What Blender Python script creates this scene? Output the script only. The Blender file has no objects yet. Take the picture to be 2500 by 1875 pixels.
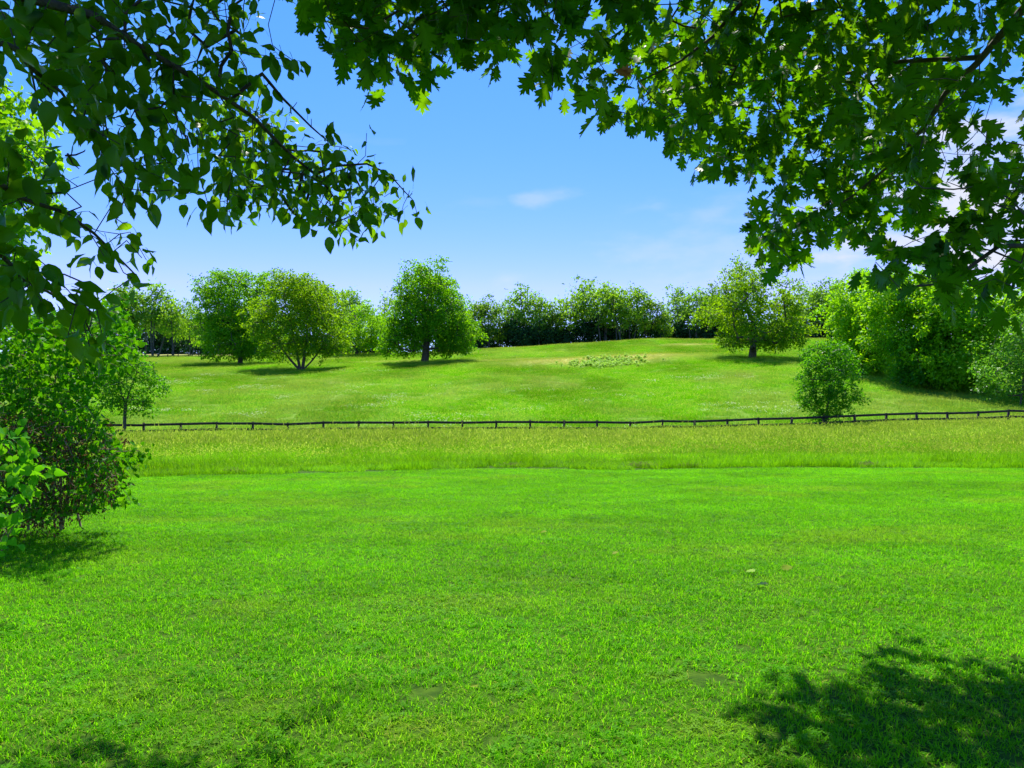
import bpy, math, random
import numpy as np
from mathutils import Vector

# ------------------------------------------------------------------ camera, light, exposure
SC = bpy.context.scene
F = 1825.0                       # focal length in pixels of the 2500 px wide photograph
EYE = 1.65
PITCH = math.atan(74.5 / F)      # camera tilted slightly up
SUN_EL, SUN_AZ = 62.0, -3.0       # degrees; azimuth measured from straight ahead to the right
cam_d = bpy.data.cameras.new('camera'); cam = bpy.data.objects.new('camera', cam_d)
SC.collection.objects.link(cam)
cam_d.sensor_width = 36.0; cam_d.lens = F / 2500 * 36
cam_d.clip_start = 0.05; cam_d.clip_end = 6000
cam.location = (0, 0, EYE); cam.rotation_euler = (math.pi / 2 + PITCH, 0, 0)
SC.camera = cam

W = bpy.data.worlds.new('World'); SC.world = W; W.use_nodes = True
nt = W.node_tree; nt.nodes.clear()
def N(tree, typ, **kw):
    n = tree.nodes.new(typ)
    for k, v in kw.items(): setattr(n, k, v)
    return n
wo = N(nt, 'ShaderNodeOutputWorld'); wb = N(nt, 'ShaderNodeBackground')
sky = N(nt, 'ShaderNodeTexSky', sky_type='NISHITA', sun_disc=False)
sky.sun_elevation = math.radians(SUN_EL); sky.sun_rotation = math.radians(SUN_AZ)
sky.altitude = 200; sky.air_density = 1.0; sky.dust_density = 0.3; sky.ozone_density = 2.5
hs = N(nt, 'ShaderNodeHueSaturation'); hs.inputs['Saturation'].default_value = 1.22
gain = N(nt, 'ShaderNodeMix', data_type='RGBA', blend_type='MULTIPLY'); gain.inputs['Factor'].default_value = 1.0; gain.inputs['B'].default_value = (1.0, 0.97, 1.08, 1)
nt.links.new(sky.outputs[0], hs.inputs['Color'])
# thin high cloud, a function of the real sky direction
tc = N(nt, 'ShaderNodeTexCoord'); mp = N(nt, 'ShaderNodeMapping'); mp.inputs['Scale'].default_value = (2.2, 2.2, 9.0); mp.inputs['Location'].default_value = (0.9, 0.2, 0.0)
nz = N(nt, 'ShaderNodeTexNoise'); nz.inputs['Scale'].default_value = 1.7; nz.inputs['Detail'].default_value = 6; nz.inputs['Roughness'].default_value = 0.55
cr = N(nt, 'ShaderNodeMapRange'); cr.inputs['From Min'].default_value = 0.60; cr.inputs['From Max'].default_value = 0.9
cr.inputs['To Max'].default_value = 0.2
mx = N(nt, 'ShaderNodeMix', data_type='RGBA'); mx.inputs['B'].default_value = (5.2, 5.3, 5.9, 1)
nt.links.new(tc.outputs['Generated'], mp.inputs['Vector']); nt.links.new(mp.outputs[0], nz.inputs['Vector'])
nt.links.new(nz.outputs['Fac'], cr.inputs['Value'])
fac = cr.outputs[0]
nz2 = N(nt, 'ShaderNodeTexNoise'); nz2.inputs['Scale'].default_value = 14.0; nz2.inputs['Detail'].default_value = 5
mp2 = N(nt, 'ShaderNodeMapping'); mp2.inputs['Scale'].default_value = (1.0, 1.0, 2.6); nt.links.new(tc.outputs['Generated'], mp2.inputs['Vector']); nt.links.new(mp2.outputs[0], nz2.inputs['Vector'])
for u_, v_, rx_, rz_, am in ((1318, 487, .052, .016, .34), (1240, 682, .035, .012, .22), (2400, 560, .20, .17, .95), (1880, 640, .20, .10, .28)):
    x_ = (u_ - 1250) / F; y_ = (937.5 - v_) / F; d_ = Vector((x_, math.cos(PITCH) - y_ * math.sin(PITCH), math.sin(PITCH) + y_ * math.cos(PITCH))).normalized()
    sb = N(nt, 'ShaderNodeVectorMath', operation='SUBTRACT'); sb.inputs[1].default_value = d_; nt.links.new(tc.outputs['Generated'], sb.inputs[0])
    ml = N(nt, 'ShaderNodeVectorMath', operation='MULTIPLY'); ml.inputs[1].default_value = (1 / rx_, 1 / rx_, 1 / rz_); nt.links.new(sb.outputs[0], ml.inputs[0])
    ln_ = N(nt, 'ShaderNodeVectorMath', operation='LENGTH'); nt.links.new(ml.outputs[0], ln_.inputs[0])
    ad = N(nt, 'ShaderNodeMath', operation='MULTIPLY_ADD'); ad.inputs[1].default_value = 2.6; nt.links.new(nz2.outputs['Fac'], ad.inputs[0]); nt.links.new(ln_.outputs['Value'], ad.inputs[2])
    mr = N(nt, 'ShaderNodeMapRange', interpolation_type='SMOOTHSTEP'); mr.inputs['From Min'].default_value = 2.4; mr.inputs['From Max'].default_value = 1.1; mr.inputs['To Max'].default_value = am
    nt.links.new(ad.outputs[0], mr.inputs['Value']); mxm = N(nt, 'ShaderNodeMath', operation='MAXIMUM'); nt.links.new(fac, mxm.inputs[0]); nt.links.new(mr.outputs[0], mxm.inputs[1]); fac = mxm.outputs[0]
nt.links.new(fac, mx.inputs['Factor'])
nt.links.new(hs.outputs[0], gain.inputs['A'])
chan = []; sep = N(nt, 'ShaderNodeSeparateColor'); com = N(nt, 'ShaderNodeCombineColor'); nt.links.new(gain.outputs['Result'], sep.inputs[0])
for ch, (po, ga) in enumerate(((1.80, 2.15), (0.88, 0.905), (1.0, 1.3))):
    m1 = N(nt, 'ShaderNodeMath', operation='MULTIPLY'); m1.inputs[1].default_value = 0.171
    m2 = N(nt, 'ShaderNodeMath', operation='POWER'); m2.inputs[1].default_value = po
    m3 = N(nt, 'ShaderNodeMath', operation='MULTIPLY'); m3.inputs[1].default_value = ga * 5.95
    nt.links.new(sep.outputs[ch], m1.inputs[0]); nt.links.new(m1.outputs[0], m2.inputs[0]); nt.links.new(m2.outputs[0], m3.inputs[0]); nt.links.new(m3.outputs[0], com.inputs[ch]); chan.append(m3)
lim = N(nt, 'ShaderNodeMath', operation='MULTIPLY'); lim.inputs[1].default_value = 0.72; mn = N(nt, 'ShaderNodeMath', operation='MINIMUM')
nt.links.new(chan[1].outputs[0], lim.inputs[0]); nt.links.new(lim.outputs[0], mn.inputs[0]); nt.links.new(chan[0].outputs[0], mn.inputs[1]); nt.links.new(mn.outputs[0], com.inputs[0])
nt.links.new(com.outputs[0], mx.inputs['A']); nt.links.new(mx.outputs['Result'], wb.inputs['Color'])
wb.inputs['Strength'].default_value = 0.1
nt.links.new(wb.outputs[0], wo.inputs[0])

sun_d = bpy.data.lights.new('sun', 'SUN'); sun = bpy.data.objects.new('sun', sun_d); SC.collection.objects.link(sun)
sun_d.energy = 5.0; sun_d.angle = math.radians(0.53); sun_d.color = (1.0, 0.955, 0.87)
sun.rotation_euler = (-math.radians(90 - SUN_EL), 0, -math.radians(SUN_AZ)); sun.location = (0, 40, 60)

SC.view_settings.view_transform = 'Standard'; SC.view_settings.look = 'None'
SC.view_settings.exposure = 0.75; SC.view_settings.gamma = 1.0
SC.render.engine = 'CYCLES'
cy = SC.cycles
cy.max_bounces = 7; cy.diffuse_bounces = 2; cy.transmission_bounces = 6; cy.glossy_bounces = 2; cy.transparent_max_bounces = 4
cy.use_denoising = True; cy.denoiser = 'OPENIMAGEDENOISE'; cy.denoising_input_passes = 'RGB_ALBEDO_NORMAL'; cy.denoising_prefilter = 'ACCURATE'; cy.caustics_reflective = False; cy.caustics_refractive = False

# ------------------------------------------------------------------ small helpers
def smooth(a, b, x):
    t = np.clip((np.asarray(x, float) - a) / (b - a), 0, 1); return t * t * (3 - 2 * t)
_lat = np.random.default_rng(77).random((256, 256))
def vnoise(x, y):
    x = np.asarray(x, float); y = np.asarray(y, float)
    xi = np.floor(x).astype(int); yi = np.floor(y).astype(int); fx = x - xi; fy = y - yi
    fx = fx * fx * (3 - 2 * fx); fy = fy * fy * (3 - 2 * fy)
    g = lambda i, j: _lat[i & 255, j & 255]
    return (g(xi, yi) * (1 - fx) + g(xi + 1, yi) * fx) * (1 - fy) + (g(xi, yi + 1) * (1 - fx) + g(xi + 1, yi + 1) * fx) * fy
def fbm(x, y, o=4):
    s = 0; a = 0.5; t = 0
    for k in range(o):
        s = s + a * vnoise(np.asarray(x) * 2 ** k + 17 * k, np.asarray(y) * 2 ** k + 31 * k); t += a; a *= 0.55
    return s / t
def ray(u, v):
    x = (u - 1250) / F; y = (937.5 - v) / F
    return np.array([x, math.cos(PITCH) - y * math.sin(PITCH), math.sin(PITCH) + y * math.cos(PITCH)])
def at(u, v, Y):
    r = ray(u, v); return np.array([0, 0, EYE]) + r * (Y / r[1])
def terrain(X, Y):
    X = np.asarray(X, float); Y = np.asarray(Y, float)
    und = (0.75 * smooth(8, 40, X) - 0.18 * smooth(-8, -26, X) ) * smooth(32, 54, Y)
    s = 0.121 + 0.034 * smooth(-95, 60, X)
    # slope profile integrated by pieces: rising, hill, taper, beyond the crest
    y0, y1, y2, y3 = 56.0, 68.0, 188.0, 216.0
    after = 0.09 * smooth(-30, -72, X) - 0.035 * smooth(-72, -30, X)
    def ramp(Y, a, b):                      # integral of a 0..1 linear ramp from a to b
        t = np.clip(Y, a, b) - a
        return t * t / (2 * (b - a)) + np.maximum(Y - b, 0)
    h = s * ramp(Y, y0, y1) + (after - s) * ramp(Y, y2, y3) - after * ramp(Y, 330.0, 480.0)
    bump = (fbm(X / 19 + 3, Y / 19 + 8, 3) - 0.5) * 1.1 * smooth(60, 85, Y)
    bump = bump + (fbm(X / 4, Y / 4, 2) - 0.5) * 0.07 * smooth(4, 10, Y)
    md = np.hypot((X - 18) / 17.0, (Y - 139) / 6.0)
    return h + und + bump + 0.9 * np.exp(-md ** 2 * 1.4)
def hit(u, v):
    r = ray(u, v); prev = 1.0
    for d in np.concatenate([np.arange(2, 60, .2), np.arange(60, 420, .5)]):
        p = np.array([0, 0, EYE]) + r * (d / r[1])
        if p[2] <= float(terrain(p[0], p[1])):
            p[2] = float(terrain(p[0], p[1])); return p
    p[2] = float(terrain(p[0], p[1])); return p
def ground(X, Y): return np.array([X, Y, float(terrain(X, Y))])
def nrm(a):
    a = np.asarray(a, float); return a / np.maximum(np.linalg.norm(a, axis=-1, keepdims=True), 1e-9)

class MB:
    """collects verts / tris / quads with a per-vertex 'rnd' and a per-face material index"""
    def __init__(s): s.v = []; s.r = []; s.f3 = []; s.m3 = []; s.f4 = []; s.m4 = []; s.n = 0
    def add(s, v, f, rnd=0.5, mat=0):
        v = np.asarray(v, float).reshape(-1, 3); f = np.asarray(f, int)
        s.v.append(v); s.r.append(np.broadcast_to(np.asarray(rnd, float), (len(v),)).copy())
        (s.f3 if f.shape[1] == 3 else s.f4).append(f + s.n)
        (s.m3 if f.shape[1] == 3 else s.m4).append(np.full(len(f), mat)); s.n += len(v)
    def tube(s, path, rad, sides=5, rnd=0.5, mat=0, cap=True):
        path = np.asarray(path, float); n = len(path); rad = np.broadcast_to(np.asarray(rad, float), (n,))
        t = np.gradient(path, axis=0); t = nrm(t)
        ref = np.array([0.31, 0.2, 0.93]) if abs(t[0] @ np.array([0.31, 0.2, 0.93])) < 0.9 else np.array([1, 0, 0.1])
        a = nrm(np.cross(t, ref)); b = np.cross(t, a)
        ang = np.arange(sides) * 2 * math.pi / sides
        ring = a[:, None] * np.cos(ang)[None, :, None] + b[:, None] * np.sin(ang)[None, :, None]
        v = path[:, None] + ring * rad[:, None, None]
        i = np.arange(n - 1)[:, None] * sides; j = np.arange(sides)[None]; k = (j + 1) % sides
        f = np.stack([i + j, i + k, i + sides + k, i + sides + j], -1).reshape(-1, 4)
        s.add(v.reshape(-1, 3), f, rnd, mat)
    def box(s, c, ax, ay, az, mat=0, rnd=0.5):
        c, ax, ay, az = (np.asarray(q, float) for q in (c, ax, ay, az))
        v = np.array([c + i * ax + j * ay + k * az for k in (-1, 1) for j in (-1, 1) for i in (-1, 1)])
        s.add(v, [[0, 2, 3, 1], [4, 5, 7, 6], [0, 1, 5, 4], [2, 6, 7, 3], [0, 4, 6, 2], [1, 3, 7, 5]], rnd, mat)
    def build(s, name, mats, parent=None, loc=None, link=True, smooth_shade=False):
        v = np.concatenate(s.v); r = np.concatenate(s.r)
        if parent is not None: v = v - np.array(parent.location)
        elif loc is not None: v = v - np.asarray(loc)
        f3 = np.concatenate(s.f3) if s.f3 else np.zeros((0, 3), int); f4 = np.concatenate(s.f4) if s.f4 else np.zeros((0, 4), int)
        mi = np.concatenate(s.m3 + s.m4)
        me = bpy.data.meshes.new(name)
        me.vertices.add(len(v)); me.vertices.foreach_set('co', v.ravel())
        li = np.concatenate([f3.ravel(), f4.ravel()]); me.loops.add(len(li)); me.loops.foreach_set('vertex_index', li)
        st = np.concatenate([np.arange(len(f3)) * 3, len(f3) * 3 + np.arange(len(f4)) * 4])
        me.polygons.add(len(st)); me.polygons.foreach_set('loop_start', st)
        me.update(calc_edges=True)
        for m in (mats if isinstance(mats, (list, tuple)) else [mats]): me.materials.append(m)
        me.polygons.foreach_set('material_index', mi)
        if smooth_shade: me.polygons.foreach_set('use_smooth', np.ones(len(st), bool))
        at_ = me.attributes.new('rnd', 'FLOAT', 'POINT'); at_.data.foreach_set('value', r)
        me.update(); me.validate()
        o = bpy.data.objects.new(name, me)
        if loc is not None and parent is None: o.location = loc
        if link: SC.collection.objects.link(o)
        if parent is not None: o.parent = parent
        return o
def tag(o, label=None, cat=None, group=None, kind=None):
    if label: o['label'] = label
    if cat: o['category'] = cat
    if group: o['group'] = group
    if kind: o['kind'] = kind
    return o
def thing(name, label, cat, loc, group=None):
    o = bpy.data.objects.new(name, None); SC.collection.objects.link(o)
    o.location = [float(q) for q in loc]; o.empty_display_size = 0.3
    return tag(o, label, cat, group)
def copy_thing(o, loc, scale=(1, 1, 1), rz=0.0):
    c = o.copy(); SC.collection.objects.link(c); c.location = loc; c.scale = scale; c.rotation_euler = (0, 0, rz)
    for ch in o.children:
        d = ch.copy(); SC.collection.objects.link(d); d.parent = c
    return c

# ------------------------------------------------------------------ materials
def new_mat(name):
    m = bpy.data.materials.new(name); m.use_nodes = True; t = m.node_tree; t.nodes.clear()
    return m, t, N(t, 'ShaderNodeOutputMaterial')
def mixc(t, fac, a, b):
    n = N(t, 'ShaderNodeMix', data_type='RGBA')
    for s, q in (('A', a), ('B', b)):
        if isinstance(q, tuple): n.inputs[s].default_value = q + (1,)
        else: t.links.new(q, n.inputs[s])
    if isinstance(fac, (int, float)): n.inputs['Factor'].default_value = fac
    else: t.links.new(fac, n.inputs['Factor'])
    return n.outputs['Result']
def attr(t, name, inst=False):
    n = N(t, 'ShaderNodeAttribute', attribute_name=name)
    if inst: n.attribute_type = 'INSTANCER'
    return n.outputs['Fac']
def wnoise(t, scale, lo=0.35, hi=0.65, detail=3):
    g = N(t, 'ShaderNodeNewGeometry'); n = N(t, 'ShaderNodeTexNoise'); n.inputs['Scale'].default_value = scale; n.inputs['Detail'].default_value = detail
    t.links.new(g.outputs['Position'], n.inputs['Vector'])
    r = N(t, 'ShaderNodeMapRange'); r.inputs['From Min'].default_value = lo; r.inputs['From Max'].default_value = hi
    t.links.new(n.outputs['Fac'], r.inputs['Value']); return r.outputs[0]
def leaf_shader(t, out, col, tcol, fac, rough, spec):
    p = N(t, 'ShaderNodeBsdfPrincipled'); p.inputs['Roughness'].default_value = rough; p.inputs['Specular IOR Level'].default_value = spec
    tr = N(t, 'ShaderNodeBsdfTranslucent'); mx = N(t, 'ShaderNodeMixShader'); mx.inputs[0].default_value = fac
    t.links.new(col, p.inputs['Base Color']); t.links.new(tcol, tr.inputs['Color'])
    t.links.new(p.outputs[0], mx.inputs[1]); t.links.new(tr.outputs[0], mx.inputs[2]); t.links.new(mx.outputs[0], out.inputs[0])
def foliage(name, c0, c1, t0, t1, fac=0.4, rough=0.5, spec=0.15):
    m, t, o = new_mat(name); r = attr(t, 'rnd')
    leaf_shader(t, o, mixc(t, r, c0, c1), mixc(t, r, t0, t1), fac, rough, spec); return m
def bark(name, c0, c1, scale):
    m, t, o = new_mat(name); p = N(t, 'ShaderNodeBsdfPrincipled'); p.inputs['Roughness'].default_value = 0.9
    f = wnoise(t, scale, 0.3, 0.7, 5); t.links.new(mixc(t, f, c0, c1), p.inputs['Base Color'])
    b = N(t, 'ShaderNodeBump'); b.inputs['Strength'].default_value = 0.6; b.inputs['Distance'].default_value = 0.02
    t.links.new(f, b.inputs['Height']); t.links.new(b.outputs[0], p.inputs['Normal']); t.links.new(p.outputs[0], o.inputs[0]); return m
def grass_mat(name, c0, c1, dryc, t0, t1, tdry, fac=0.48, spec=0.04, rough=0.5):
    m, t, o = new_mat(name); r = attr(t, 'rnd'); d = attr(t, 'dry', True); tn = attr(t, 'tone', True)
    def half(a, b, dc):
        q = mixc(t, r, a, b); sh = N(t, 'ShaderNodeHueSaturation'); v = N(t, 'ShaderNodeMapRange')
        v.inputs['To Min'].default_value = 0.78; v.inputs['To Max'].default_value = 1.22
        t.links.new(tn, v.inputs['Value']); t.links.new(v.outputs[0], sh.inputs['Value']); t.links.new(q, sh.inputs['Color'])
        return mixc(t, d, sh.outputs[0], dc)
    leaf_shader(t, o, half(c0, c1, dryc), half(t0, t1, tdry), fac, rough, spec); return m
M = {}
M['lawn'] = grass_mat('lawn_blade', (.055, .235, .0008), (.165, .45, .002), (.30, .44, .015), (.155, .63, .001), (.35, .85, .003), (.48, .66, .03))
M['dryblade'] = grass_mat('dry_blade', (.32, .40, .03), (.50, .52, .09), (.42, .44, .06), (.42, .52, .03), (.56, .60, .08), (.48, .52, .06), .38)
M['clover'] = grass_mat('clover_leaf', (.05, .21, .003), (.10, .30, .006), (.2, .34, .02), (.14, .52, .003), (.22, .62, .005), (.35, .55, .03), .4)
M['tall'] = grass_mat('tall_blade', (.07, .23, .002), (.15, .34, .005), (.20, .36, .008), (.20, .58, .002), (.34, .70, .004), (.38, .60, .015))
M['seed'] = grass_mat('seed_head', (.24, .40, .010), (.54, .60, .09), (.44, .50, .05), (.38, .62, .012), (.64, .74, .10), (.54, .62, .06), .48, .04)
M['meadow'] = grass_mat('meadow_blade', (.062, .23, .001), (.135, .33, .002), (.60, .56, .16), (.17, .56, .001), (.28, .66, .002), (.74, .70, .22))
M['flower'] = grass_mat('white_flower', (.55, .62, .26), (.74, .76, .5), (.7, .7, .5), (.5, .62, .2), (.66, .72, .36), (.7, .7, .5), .3)
M['oak_leaf'] = foliage('oak_leaf', (.004, .020, .001), (.013, .048, .002), (.14, .48, .002), (.38, .72, .005), .42, .45, .12)
M['dead_leaf'] = foliage('dead_leaf', (.30, .10, .03), (.42, .18, .06), (.5, .16, .04), (.6, .25, .08), .4)
M['pear_leaf'] = foliage('pear_leaf', (.005, .021, .001), (.014, .048, .002), (.15, .46, .002), (.40, .70, .005), .41, .38, .22)
M['lilac_leaf'] = foliage('lilac_leaf', (.045, .22, .006), (.11, .34, .012), (.18, .68, .003), (.38, .80, .006), .46, .42, .12)
M['young_leaf'] = foliage('young_shrub_leaf', (.04, .19, .008), (.09, .27, .012), (.14, .56, .004), (.28, .66, .008), .42, .5, .06)
M['field_tree_a'] = foliage('field_tree_leaf_mid', (.04, .15, .003), (.11, .27, .005), (.19, .56, .002), (.38, .74, .004), .5)
M['field_tree_b'] = foliage('field_tree_leaf_olive', (.055, .15, .003), (.13, .25, .005), (.24, .52, .002), (.42, .68, .004), .5)
M['field_tree_c'] = foliage('field_tree_leaf_bright', (.08, .24, .003), (.18, .36, .006), (.28, .66, .002), (.46, .80, .006), .5)
M['far_tree'] = foliage('far_tree_leaf', (.07, .18, .022), (.16, .30, .035), (.24, .54, .018), (.42, .70, .04), .5)
M['far_tree_olive'] = foliage('far_tree_leaf_olive', (.08, .19, .012), (.18, .32, .020), (.28, .60, .010), (.46, .74, .02), .5)
M['far_tree_dark'] = foliage('far_tree_leaf_dark', (.05, .13, .018), (.12, .22, .03), (.17, .42, .012), (.34, .58, .025), .46)
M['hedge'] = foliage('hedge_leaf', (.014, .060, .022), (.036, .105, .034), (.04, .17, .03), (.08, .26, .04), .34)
M['wood_tree'] = foliage('woodland_leaf', (.075, .24, .003), (.19, .40, .006), (.28, .70, .002), (.50, .84, .005), .5, .45, .2)
M['silver_leaf'] = foliage('silvery_leaf', (.05, .18, .010), (.14, .30, .035), (.16, .52, .008), (.28, .62, .025), .38, .38, .18)
M['sapling_leaf'] = foliage('sapling_leaf', (.026, .125, .003), (.06, .21, .005), (.12, .52, .002), (.26, .66, .004), .43, .42, .14)
M['weed_leaf'] = foliage('weed_leaf', (.26, .46, .03), (.40, .58, .08), (.44, .76, .04), (.56, .84, .10), .45)
M['bark'] = bark('grey_brown_bark', (.055, .042, .032), (.13, .105, .085), 9)
M['dark_bark'] = bark('dark_twig_bark', (.030, .022, .020), (.085, .062, .055), 30)
M['dead_stem'] = bark('dead_stem_bark', (.11, .07, .04), (.30, .22, .15), 14)
M['far_bark'] = bark('far_bark', (.05, .045, .04), (.12, .11, .10), 2)
M['fence'] = bark('weathered_black_board', (.016, .012, .010), (.06, .045, .036), 7)
M['hay'] = foliage('cut_hay', (.22, .19, .08), (.40, .36, .18), (.3, .26, .1), (.42, .38, .16), .25)
M['husk'] = foliage('brown_seed_pod', (.12, .06, .025), (.26, .15, .07), (.25, .12, .04), (.35, .2, .08), .25)

# ------------------------------------------------------------------ ground sheet
def lawn_edge(X): return 22.6 + 0.30 * np.minimum(X, 0) * smooth(0, -6, X) + 0.03 * np.maximum(X, 0) + (fbm(np.asarray(X) / 3, 5.5, 3) - .5) * .55
SPOTS = [(1070, 1695, .10), (1160, 1712, .07), (1740, 1775, .16), (1080, 1760, .08), (1690, 1660, .14), (650, 1720, .14), (960, 1790, .10), (1100, 1800, .10), (430, 1850, .12),
         (1450, 1285, .45), (1480, 1460, .28), (1880, 1435, .22), (1000, 1470, .35), (640, 1480, .3), (820, 1230, .9), (1330, 1420, .3), (1890, 1420, .3), (960, 1270, .5), (2300, 1400, .3), (180, 1340, .25), (1320, 1640, .12)]
def fence_y(X): return np.interp(X, [-40, -26, 0, 14, 26, 40, 52], [50.4, 51.6, 53.8, 55.2, 56.0, 57.2, 58.4])
def bare(X, Y):
    m = np.zeros(np.shape(X))
    for k, (u, v, r) in enumerate(SPOTS):
        p = at(u, v, 5); d = (0 - EYE) / ray(u, v)[2]; q = np.array([0, 0, EYE]) + ray(u, v) * d
        w = 1.0 if k < 8 else 0.45
        m = np.maximum(m, w * np.exp(-(((X - q[0]) / r / 1.5) ** 2 + ((Y - q[1]) / r) ** 2)))
    return m
def meadow_dry(X, Y):
    m = 0.22 * smooth(.48, .72, fbm(X / 16 + 9, Y / 26 + 4, 4)) + .16 * smooth(.5, .75, fbm(X / 4 + 2, Y / 9, 3))
    def el(cx, cy, rx, ry, w):
        return w * np.exp(-(((X - cx) / rx) ** 2 + ((Y - cy) / ry) ** 2) ** 1.5)
    m = np.maximum(m, el(-25, 57, 14, 5.0, 1.0))
    m = np.maximum(m, el(17, 139, 19, 8, 1.0)); m = np.maximum(m, el(2, 152, 22, 4, .6)); m = np.maximum(m, el(45, 176, 10, 2.5, .9))
    m = np.maximum(m, el(44, 62, 14, 5, .6)); m = np.maximum(m, el(5, 58, 40, 1.6, .5)); m = np.maximum(m, el(-25, 160, 9, 3, .6))
    m = np.maximum(m, .55 * smooth(188, 205, Y) * smooth(-50, 10, X)); m = np.maximum(m, .85 * smooth(232, 260, Y))
    return np.clip(m, 0, 1)
ys = np.concatenate([np.arange(-60, -4, 4), np.arange(-4, 70, .5), np.arange(70, 240, 1.5), np.arange(240, 520, 8), np.geomspace(520, 5000, 16)])
xs = np.concatenate([-np.geomspace(5000, 160, 18), np.arange(-150, 151, 1.5), np.geomspace(160, 5000, 18)])
GX, GY = np.meshgrid(xs, ys); GZ = terrain(GX, GY)
gm = MB(); nx, ny = len(xs), len(ys)
ii = np.arange(ny - 1)[:, None] * nx + np.arange(nx - 1)[None]
gm.add(np.stack([GX, GY, GZ], -1).reshape(-1, 3), np.stack([ii, ii + 1, ii + nx + 1, ii + nx], -1).reshape(-1, 4))
m, t, o = new_mat('soil_and_turf'); p = N(t, 'ShaderNodeBsdfPrincipled'); p.inputs['Roughness'].default_value = 0.95; p.inputs['Specular IOR Level'].default_value = 0.1
zone = attr(t, 'meadow'); dry = attr(t, 'dry')
lawnc = mixc(t, wnoise(t, 9.0, .35, .65, 6), (.022, .060, .003), (.060, .125, .006)); lawnc = mixc(t, dry, lawnc, mixc(t, wnoise(t, 60.0, .3, .7, 4), (.09, .06, .03), (.34, .28, .13)))
medc = mixc(t, wnoise(t, .35, .3, .7, 5), (.06, .19, .001), (.11, .26, .002)); medc = mixc(t, dry, medc, (.44, .42, .12))
t.links.new(mixc(t, zone, lawnc, medc), p.inputs['Base Color']); t.links.new(p.outputs[0], o.inputs[0])
go = gm.build('ground', m, smooth_shade=True); tag(go, kind='structure')
a = go.data.attributes.new('meadow', 'FLOAT', 'POINT'); a.data.foreach_set('value', smooth(-1, 2, GY - fence_y(GX)).ravel())
a = go.data.attributes.new('dry', 'FLOAT', 'POINT')
a.data.foreach_set('value', np.where(GY > fence_y(GX), meadow_dry(GX, GY), np.clip(1.6 * bare(GX, GY) - .7, 0, .9)).ravel())

# ------------------------------------------------------------------ grass (stuff, patches set out over the ground by geometry nodes)
def scatter(name, pts, rot, scl, dry, tone, protos):
    me = bpy.data.meshes.new(name); me.vertices.add(len(pts)); me.vertices.foreach_set('co', np.asarray(pts, float).ravel())
    rng = np.random.default_rng(len(pts))
    for nm, ty, arr in (('rot', 'FLOAT_VECTOR', rot), ('scl', 'FLOAT_VECTOR', scl), ('dry', 'FLOAT', dry), ('tone', 'FLOAT', tone)):
        a = me.attributes.new(nm, ty, 'POINT'); a.data.foreach_set('vector' if ty != 'FLOAT' else 'value', np.asarray(arr, float).ravel())
    a = me.attributes.new('pick', 'INT', 'POINT'); a.data.foreach_set('value', rng.integers(0, len(protos), len(pts)).astype(np.int32))
    me.update(); o = bpy.data.objects.new(name, me); SC.collection.objects.link(o)
    g = bpy.data.node_groups.new(name + '_patches', 'GeometryNodeTree')
    g.interface.new_socket('Geometry', in_out='INPUT', socket_type='NodeSocketGeometry'); g.interface.new_socket('Geometry', in_out='OUTPUT', socket_type='NodeSocketGeometry')
    gi = N(g, 'NodeGroupInput'); gout = N(g, 'NodeGroupOutput'); iop = N(g, 'GeometryNodeInstanceOnPoints'); jn = N(g, 'GeometryNodeJoinGeometry')
    iop.inputs['Pick Instance'].default_value = True
    for pr in protos:
        oi = N(g, 'GeometryNodeObjectInfo'); oi.inputs['Object'].default_value = pr; oi.inputs['As Instance'].default_value = True
        g.links.new(oi.outputs['Geometry'], jn.inputs[0])
    def na(nm, dt):
        n = N(g, 'GeometryNodeInputNamedAttribute', data_type=dt); n.inputs['Name'].default_value = nm; return n.outputs['Attribute']
    e = N(g, 'FunctionNodeEulerToRotation'); g.links.new(na('rot', 'FLOAT_VECTOR'), e.inputs[0])
    g.links.new(gi.outputs[0], iop.inputs['Points']); g.links.new(jn.outputs[0], iop.inputs['Instance'])
    g.links.new(na('pick', 'INT'), iop.inputs['Instance Index']); g.links.new(e.outputs[0], iop.inputs['Rotation']); g.links.new(na('scl', 'FLOAT_VECTOR'), iop.inputs['Scale'])
    g.links.new(iop.outputs[0], gout.inputs[0])
    md = o.modifiers.new('patches', 'NODES'); md.node_group = g
    return o
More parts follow.
